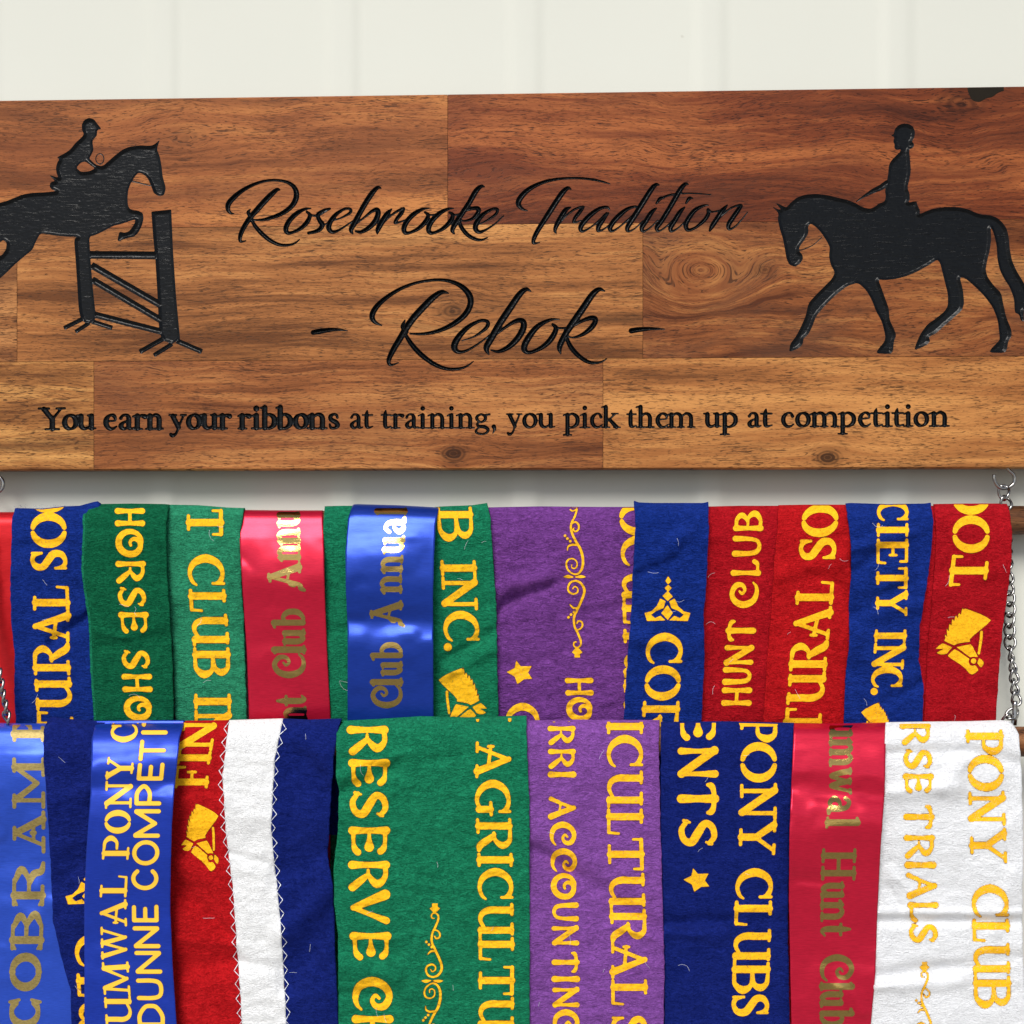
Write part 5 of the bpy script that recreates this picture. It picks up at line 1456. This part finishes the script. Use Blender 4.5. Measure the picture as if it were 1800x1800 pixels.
# ---- lower row, left to right
sash('bright blue satin sash at far left with dull gold fairground capitals COBRAM', 1, S_BLUE3, yx((-130, 1265), (-130, 1870)), yx((104, 1265), (100, 1300), (104, 1600), (135, 1750), (150, 1870)), [(-130, 1270), (0, 1271), (110, 1272)], 0,
     [('gold_lettering', T((FW, -1, [(1265, 79), (1500, 80), (1600, 78), (1700, 74), (1810, 72)], 58, [('P', 1260, 1303), ('M', 1332, 1421), ('A', 1425, 1500), ('R', 1514, 1594), ('B', 1597, 1671), ('O', 1673, 1744), ('C', 1749, 1810)])), M_GOLD)],
     folds=[(-60, 1560, 60, 1500, 60, -4), (10, 1700, 50, 1640, 30, 1.5), (-60, 1400, 20, 1350, 50, 2.5)], amp=0.9, kind='satin', seed=22, bulge=0.6)
ti = tiara.xf(lambda x, y: (x - 1018, y + 498))
sash('deep blue felt sash tucked behind, showing part of a yellow crown emblem', 1, F_BLUE2, yx((86, 1262), (77, 1280), (76, 1333), (84, 1427), (90, 1536), (93, 1620), (106, 1676), (124, 1740), (128, 1870)), yx((185, 1262), (175, 1400), (172, 1870)),
     [(70, 1272), (85, 1262), (95, 1260), (120, 1264), (190, 1268)], 2.4,
     [('crown_print', ti, M_YEL), ('lettering', T((FA, 1, [(1640, 130), (1800, 140)], 62, [('C', 1643, 1700), ('L', 1712, 1752), ('U', 1756, 1812)])), M_YEL)],
     folds=[(90, 1420, 170, 1380, 26, 2.2), (100, 1560, 170, 1500, 30, -2.0), (80, 1300, 160, 1330, 22, 1.5)], seed=23, amp=1.2)
sash('violet blue satin ribbon with two upward yellow lines ending PONY and COMPETI', 1, S_BLUE2, yx((170, 1262), (161, 1302), (159, 1396), (152, 1489), (148, 1582), (148, 1691), (149, 1870)),
     yx((326, 1262), (316, 1296), (307, 1380), (302, 1450), (300, 1520), (299, 1598), (303, 1691), (310, 1800), (313, 1870)), [(160, 1267), (240, 1266), (330, 1266)], 4.0,
     [('club_lettering', T((FA, -1, [(1265, 245), (1300, 240), (1360, 233), (1460, 230), (1510, 226), (1580, 222), (1680, 225), (1800, 233)], 47,
                            [('L', 1246, 1271), ('C', 1273, 1303), ('Y', 1332, 1369), ('N', 1374, 1420), ('O', 1425, 1464), ('P', 1469, 1511), ('L', 1539, 1577), ('A', 1581, 1628), ('W', 1631, 1685), ('M', 1692, 1748), ('U', 1750, 1802)], 1.1)), M_YELS),
      ('competition_lettering', T((FS, -1, [(1265, 297), (1400, 284), (1540, 278), (1620, 279), (1700, 285), (1810, 290)], 47,
                                   [('T', 1248, 1276), ('I', 1278, 1297), ('T', 1301, 1337), ('E', 1341, 1373), ('P', 1377, 1418), ('M', 1422, 1473), ('O', 1477, 1521), ('C', 1524, 1566), ('E', 1591, 1622), ('N', 1628, 1667), ('N', 1671, 1712), ('U', 1719, 1759), ('D', 1764, 1806)])), M_YELS)],
     folds=[(150, 1385, 310, 1375, 14, -2.0), (150, 1350, 320, 1340, 20, 1.8), (150, 1480, 300, 1500, 40, 1.6), (150, 1600, 300, 1610, 40, -1.2)], amp=0.7, kind='satin', seed=24)

# tricolour champion sash: red, white and navy panels joined by zigzag stitching
root = empty('tricolour_sash', 'red, white and navy sash with zigzag seams and word FIN on its red side', 'sash', GL)
wl_ = yx((403, 1262), (391, 1365), (397, 1458), (411, 1576), (416, 1660), (423, 1754), (429, 1870))
wr_ = yx((498, 1262), (483, 1333), (476, 1458), (486, 1551), (495, 1645), (500, 1738), (507, 1870))
nr_ = yx((601, 1262), (596, 1275), (587, 1327), (580, 1427), (576, 1505), (586, 1567), (589, 1676), (595, 1800), (597, 1870))
rl_ = yx((300, 1262), (290, 1870))
tt = [(290, 1268), (400, 1266), (498, 1263), (540, 1265), (600, 1263)]
fo = [(320, 1560, 400, 1640, 16, -2.2), (310, 1520, 390, 1560, 20, 1.8), (310, 1700, 420, 1690, 18, -1.8), (310, 1650, 410, 1660, 14, 1.6), (500, 1290, 575, 1400, 22, -2.4), (540, 1290, 590, 1360, 20, 2.2),
      (490, 1530, 580, 1500, 20, -2.0), (500, 1640, 580, 1560, 22, 2.0), (510, 1720, 590, 1600, 24, -2.2), (500, 1760, 595, 1740, 14, 1.2), (405, 1500, 480, 1520, 10, -0.8), (415, 1690, 490, 1700, 12, -1.2), (400, 1420, 480, 1440, 16, 0.8)]
s = Sash(1, rl_, nr_, tt, 1, BL, fo, 1.0, 'felt', 25)
a = Sash(1, rl_, wl_, tt, 1, BL, fo, 1.0, 'felt', 25); o = a.cloth('red_panel', F_RED, root); a.fuzz(F_RED, root)
k = Ink()
run(k, FA, -1, [(1262, 381), (1300, 376), (1340, 369), (1385, 365)], 59, [('N', 1266, 1319), ('I', 1321, 1343), ('F', 1345, 1385)])
a.ink('lettering', k, M_YEL, root)
hd = horse.xf(lambda x, y: (384 + (x - 1742) * .74 + (y - 1090) * .13, 1434 + (y - 1090) * 1.02), 0.85)
a.ink('horse_head_print', hd, M_YEL, root)
a = Sash(1, wl_, wr_, tt, 1.02, BL, fo, 1.3, 'felt', 25); a.Ry += 0.0003; o = a.cloth('white_panel', F_FLUFF, root); a.fuzz(F_FLUFF, root, dens=0.16)
a = Sash(1, wr_, nr_, tt, 1, BL, fo, 1.0, 'felt', 25); o = a.cloth('navy_panel', F_NAVY, root); a.fuzz(F_NAVY, root)
sz_ = Sash(1, rl_, nr_, tt, 1.02, BL, fo, 1.15, 'felt', 25)
for edge_, sgn in ((wl_, -1), (wr_, 1)):
    k = Ink()
    ys = np.arange(1268, 1866, 12.5)
    pts = []
    for i, y in enumerate(ys):
        x = float(interp(y, edge_)) + (sgn * (8.0 + random.uniform(-1, 1) if i % 2 else -1.5))
        pts.append((x, y + random.uniform(-1.2, 1.2), 1.05))
    k.stroke(pts, smooth=False)
    sz_.ink('zigzag_stitching', k, M_THREAD, root, off=0.0009, cell=1.0)

og = orn.xf(lambda x, y: (760 + (x - 180) / 6 * .96, 1724 - (y - 805) / 6 * .96), .96 / 6)
sash('wide green felt sash with yellow lettering RESERVE CH and AGRICULTU', 1, F_GREEN, yx((604, 1262), (596, 1272), (592, 1287), (590, 1364), (596, 1386), (594, 1458), (587, 1520), (587, 1582), (594, 1645), (595, 1800), (595, 1870)),
     yx((926, 1255), (925, 1280), (930, 1396), (931, 1551), (931, 1870)), [(588, 1274), (605, 1267), (680, 1263), (740, 1259), (820, 1261), (926, 1258), (935, 1258)], 2,
     [('left_lettering', T((FB, 1, [(1265, 612), (1330, 616), (1500, 616), (1560, 615), (1640, 618), (1760, 622)], 66,
                            [('R', 1271, 1325), ('E', 1330, 1381), ('S', 1388, 1441), ('E', 1448, 1502), ('R', 1508, 1564), ('V', 1567, 1624), ('E', 1634, 1686), ('C', 1719, 1777), ('H', 1781, 1833)])), M_YEL),
      ('right_lettering', T((FA, 1, [(1250, 837), (1400, 835), (1500, 839), (1700, 842), (1800, 841)], 62,
                             [('I', 1244, 1268), ('A', 1304, 1367), ('G', 1371, 1434), ('R', 1438, 1496), ('I', 1500, 1523), ('C', 1527, 1583), ('U', 1588, 1647), ('L', 1648, 1688), ('T', 1697, 1750), ('U', 1753, 1812)])), M_YEL),
      ('scroll_print', og, M_YEL)],
     folds=[(590, 1395, 700, 1345, 12, -2.4), (600, 1370, 720, 1320, 16, 1.6), (590, 1700, 690, 1712, 20, 2.6), (590, 1745, 680, 1748, 12, -2.0), (590, 1660, 700, 1680, 12, -1.4), (750, 1340, 840, 1330, 12, -1.0), (760, 1470, 830, 1500, 16, -0.9), (890, 1400, 930, 1500, 16, 0.8)], amp=1.6, seed=26)
sash('light purple felt sash with yellow columns RRI ACCOUNTING and ICULTURAL', 1, F_PURP2, yx((915, 1262), (915, 1870)), yx((1160, 1262), (1158, 1302), (1161, 1458), (1165, 1582), (1168, 1707), (1166, 1870)),
     [(910, 1267), (1000, 1265), (1160, 1266), (1170, 1267)], 1,
     [('left_lettering', T((FB, 1, [(1260, 965), (1450, 967), (1550, 970), (1650, 972), (1810, 973)], 44,
                            [('E', 1236, 1268), ('R', 1273, 1308), ('R', 1313, 1350), ('I', 1354, 1369), ('A', 1400, 1440), ('C', 1445, 1487), ('C', 1492, 1533), ('O', 1536, 1579), ('U', 1585, 1621), ('N', 1626, 1663), ('T', 1673, 1710), ('I', 1713, 1729), ('N', 1734, 1772), ('G', 1775, 1815)])), M_YEL),
      ('right_lettering', T((FA, 1, [(1260, 1067), (1450, 1067), (1550, 1070), (1650, 1074), (1800, 1075)], 63,
                             [('I', 1264, 1290), ('C', 1293, 1350), ('U', 1355, 1419), ('L', 1422, 1467), ('T', 1472, 1531), ('U', 1535, 1597), ('R', 1597, 1655), ('A', 1656, 1720), ('L', 1722, 1767), ('S', 1784, 1830)])), M_YEL)],
     folds=[(935, 1490, 1000, 1530, 12, -2.6), (1000, 1530, 1165, 1640, 14, -1.8), (950, 1470, 1090, 1550, 18, 1.6), (1090, 1630, 1165, 1655, 10, 1.4), (1000, 1310, 1030, 1290, 10, -1.0), (950, 1720, 1160, 1700, 20, 0.6)], amp=1.4, seed=27)
st2 = star.xf(lambda x, y: (x + 311, y + 365))
sash('navy felt sash with yellow ENTS and star beside column PONY CLUBS', 1, F_NAVY, yx((1162, 1262), (1161, 1458), (1165, 1582), (1167, 1660), (1170, 1870)), yx((1396, 1262), (1392, 1364), (1387, 1489), (1385, 1645), (1390, 1870)), [(1155, 1269), (1280, 1268), (1400, 1271)], 0,
     [('left_lettering', T((FB, 1, [(1250, 1194), (1500, 1194)], 66, [('E', 1248, 1300), ('N', 1311, 1369), ('T', 1376, 1432), ('S', 1437, 1491)])), M_YEL),
      ('right_lettering', T((FA, 1, [(1260, 1301), (1400, 1301), (1480, 1299), (1560, 1293), (1620, 1291), (1700, 1288), (1790, 1286)], 65,
                             [('P', 1259, 1303), ('O', 1305, 1375), ('N', 1379, 1439), ('Y', 1442, 1501), ('C', 1528, 1582), ('L', 1584, 1627), ('U', 1634, 1692), ('B', 1691, 1745), ('S', 1748, 1786)])), M_YEL),
      ('star_print', st2, M_YEL)],
     folds=[(1170, 1622, 1290, 1618, 12, -1.8), (1170, 1640, 1270, 1645, 14, 2.0), (1300, 1600, 1385, 1590, 16, 1.2), (1180, 1560, 1385, 1570, 20, -0.7)], amp=0.6, seed=28)
sash('crimson satin sash with gold foil words mwal Hunt Club reading downward', 1, S_RED, yx((1396, 1262), (1392, 1364), (1388, 1458), (1387, 1582), (1389, 1690), (1393, 1870)), yx((1558, 1262), (1555, 1395), (1548, 1489), (1542, 1613), (1539, 1707), (1531, 1800), (1528, 1870)),
     [(1390, 1271), (1470, 1272), (1560, 1270)], 0.6,
     [('foil_lettering', T((FF, 1, [(1265, 1458), (1400, 1456), (1456, 1450), (1500, 1444), (1650, 1441), (1800, 1441)], 61,
                            [('u', 1266, 1297), ('m', 1298, 1347), ('w', 1350, 1396), ('a', 1398, 1432), ('l', 1435, 1457), ('H', 1492, 1547), ('u', 1550, 1580), ('n', 1582, 1620), ('t', 1622, 1647), ('C', 1677, 1726), ('l', 1726, 1742), ('u', 1741, 1770), ('b', 1772, 1806)], 0.92)), M_FOIL)],
     folds=[(1380, 1385, 1565, 1402, 17, -3.6), (1380, 1470, 1560, 1460, 36, 2.4), (1400, 1545, 1440, 1550, 8, -1.0), (1520, 1780, 1480, 1740, 12, 1.5), (1380, 1640, 1560, 1620, 60, -1.2)], amp=0.9, kind='satin', seed=29, bulge=1.25)
ow = orn.xf(lambda x, y: (1624 + (x - 200) / 6 * .92 + (1690 - 0) * 0, 1827 - (y - 805) / 6 * .96), .92 / 6)
sash('white felt sash with creases and yellow columns RSE TRIALS and PONY CLUB', 1, F_WHITE, yx((1557, 1262), (1554, 1395), (1547, 1489), (1541, 1613), (1538, 1707), (1530, 1800), (1527, 1870)),
     yx((1770, 1262), (1783, 1275), (1791, 1290), (1796, 1364), (1799, 1500), (1797, 1600), (1798, 1680), (1804, 1800), (1806, 1870)), [(1550, 1270), (1600, 1269), (1700, 1268), (1760, 1266), (1775, 1268), (1795, 1280)], 1.2,
     [('left_lettering', T((FB, 1, [(1260, 1582), (1320, 1589), (1500, 1592), (1580, 1598), (1660, 1599)], 49,
                            [('R', 1267, 1308), ('S', 1315, 1354), ('E', 1357, 1393), ('T', 1415, 1457), ('R', 1463, 1508), ('I', 1511, 1530), ('A', 1534, 1580), ('L', 1582, 1620), ('S', 1622, 1659)])), M_YEL),
      ('right_lettering', T((FA, 1, [(1280, 1698), (1340, 1700), (1420, 1703), (1500, 1706), (1600, 1709), (1770, 1713)], 64,
                             [('P', 1283, 1325), ('O', 1328, 1390), ('N', 1393, 1449), ('Y', 1457, 1515), ('C', 1556, 1614), ('L', 1616, 1655), ('U', 1659, 1714), ('B', 1715, 1771)])), M_YEL),
      ('scroll_print', ow, M_YEL)],
     folds=[(1560, 1320, 1700, 1318, 14, -2.2), (1700, 1318, 1790, 1345, 14, -1.8), (1560, 1392, 1680, 1385, 14, 2.2), (1655, 1385, 1700, 1330, 14, 1.6), (1545, 1618, 1800, 1620, 9, -1.8), (1545, 1604, 1800, 1604, 8, 1.6), (1545, 1715, 1650, 1705, 14, -2.0),
            (1650, 1705, 1800, 1682, 14, -1.4), (1545, 1735, 1690, 1722, 12, 2.0), (1560, 1560, 1585, 1600, 8, -1.2), (1565, 1530, 1600, 1570, 10, 1.0), (1700, 1470, 1790, 1450, 24, 1.0), (1780, 1540, 1750, 1640, 14, 1.0)], amp=0.7, seed=30)

# ------------------------------------------------------------------ chains and hooks
def W3(px, py, Y):
    X, Z = P(px, py, Y)
    return Vector((float(X), Y, float(Z)))


def link_mesh():
    pts = []
    n = 26
    for k in range(n):
        a = 2 * math.pi * k / n
        x = 0.0043 * math.sin(a); z = 0.0066 * math.cos(a)
        tw = 0.9 * math.sin(2 * a) * 0.0013 + 0.0
        ang = 0.62 * (z / 0.0066)
        pts.append((x * math.cos(ang) - 0 * math.sin(ang), x * math.sin(ang) + tw * 0.2, z))
    V, Fc = tube(pts, 0.00125, 8, True)
    me = bpy.data.meshes.new('link')
    me.from_pydata([tuple(v) for v in V], [], Fc)
    me.materials.append(M_CHROME)
    me.polygons.foreach_set('use_smooth', [True] * len(me.polygons))
    return me


LINK = link_mesh()


def chain(path, label, pitch=0.0096, twist=0.35):
    """curb chain along a list of world points"""
    root = empty('chain', label, 'chain', 'metal chains holding up the rods')
    pts = [Vector(p) for p in path]
    seg = [(b - a).length for a, b in zip(pts[:-1], pts[1:])]
    total_ = sum(seg)
    n = int(total_ / pitch)
    for k in range(n):
        d = (k + 0.5) * pitch
        i = 0
        while i < len(seg) - 1 and d > seg[i]:
            d -= seg[i]; i += 1
        p = pts[i].lerp(pts[i + 1], min(1, d / seg[i]))
        t = (pts[i + 1] - pts[i]).normalized()
        q = Vector((0, 0, 1)).rotation_difference(t)
        o = bpy.data.objects.new('link', LINK)
        SC.collection.objects.link(o)
        o.parent = root
        o.rotation_mode = 'QUATERNION'
        from mathutils import Quaternion
        o.rotation_quaternion = q @ Quaternion((0, 0, 1), twist + 0.22 * math.sin(k * 1.7))
        o.location = p + Vector((0.0003 * math.sin(k * 2.1), 0, 0))
    return root


def hook(pts, Y, label):
    P3 = np.array([(*p, 1.0) for p in pts], float)
    sm = catmull(P3, 6)
    V, Fc = tube([W3(p[0], p[1], Y) for p in sm], 0.0015, 10)
    o = mk('screw_hook', V, Fc, M_CHROME, smooth=True)
    tag(o, label, 'hook', 'screw hooks under the sign')


z11 = lambda x, y: (1660 + x / 11.25, 800 + y / 11.25)
hp = [z11(*p) for p in [(1235, 120), (1240, 230), (1290, 310), (1355, 370), (1388, 455), (1370, 560), (1290, 630), (1180, 660), (1085, 635), (1015, 560), (982, 470), (985, 385)]]
hook(hp, 0.008, 'nickel screw hook under the sign near its right end')
hook([(x - 1771 - 6.5, y + 9) for x, y in hp], 0.008, 'nickel screw hook under the sign at the left edge')
chain([W3(1764, 857, 0.008), W3(1765, 872, 0.006), W3(1769, 890, 0.003), W3(1772, 902, 0.001)], 'short chain between the right hook and upper rod')
chain([W3(1772, 930, 0.022), W3(1771, 1000, 0.014), W3(1774, 1040, 0.012), W3(1775, 1130, 0.010), W3(1780, 1170, 0.008), W3(1787, 1235, 0.004), W3(1786, 1250, 0.0)], 'long chain beside the red horse head sash down to the lower rod')
chain([W3(1786, 1250, -0.002), W3(1772, 1262, -0.006), W3(1768, 1280, -0.004)], 'loose end of chain lying over the right end of the lower rod', pitch=0.0092, twist=1.0)
chain([W3(-14, 865, 0.008), W3(-14, 890, 0.005), W3(-14, 905, 0.002)], 'short chain at the left edge between hook and upper rod')
chain([W3(-22, 930, -0.012), W3(-20, 1100, -0.016), W3(-3, 1180, -0.018), W3(9, 1240, -0.020), W3(16, 1278, -0.021)], 'long chain at the left edge in front of the scarlet satin sash')
# eye bolt in the lower rod that the right chain hooks onto
V, Fc = tube([W3(1784, 1232, -0.003), W3(1784, 1240, -0.003), W3(1784, 1258, -0.004), W3(1783, 1275, -0.006)], 0.0022, 10)
o = mk('chain_clip', V, Fc, M_CHROME, smooth=True)
tag(o, 'small bright metal clip joining the right chain above the white sash', 'clip')
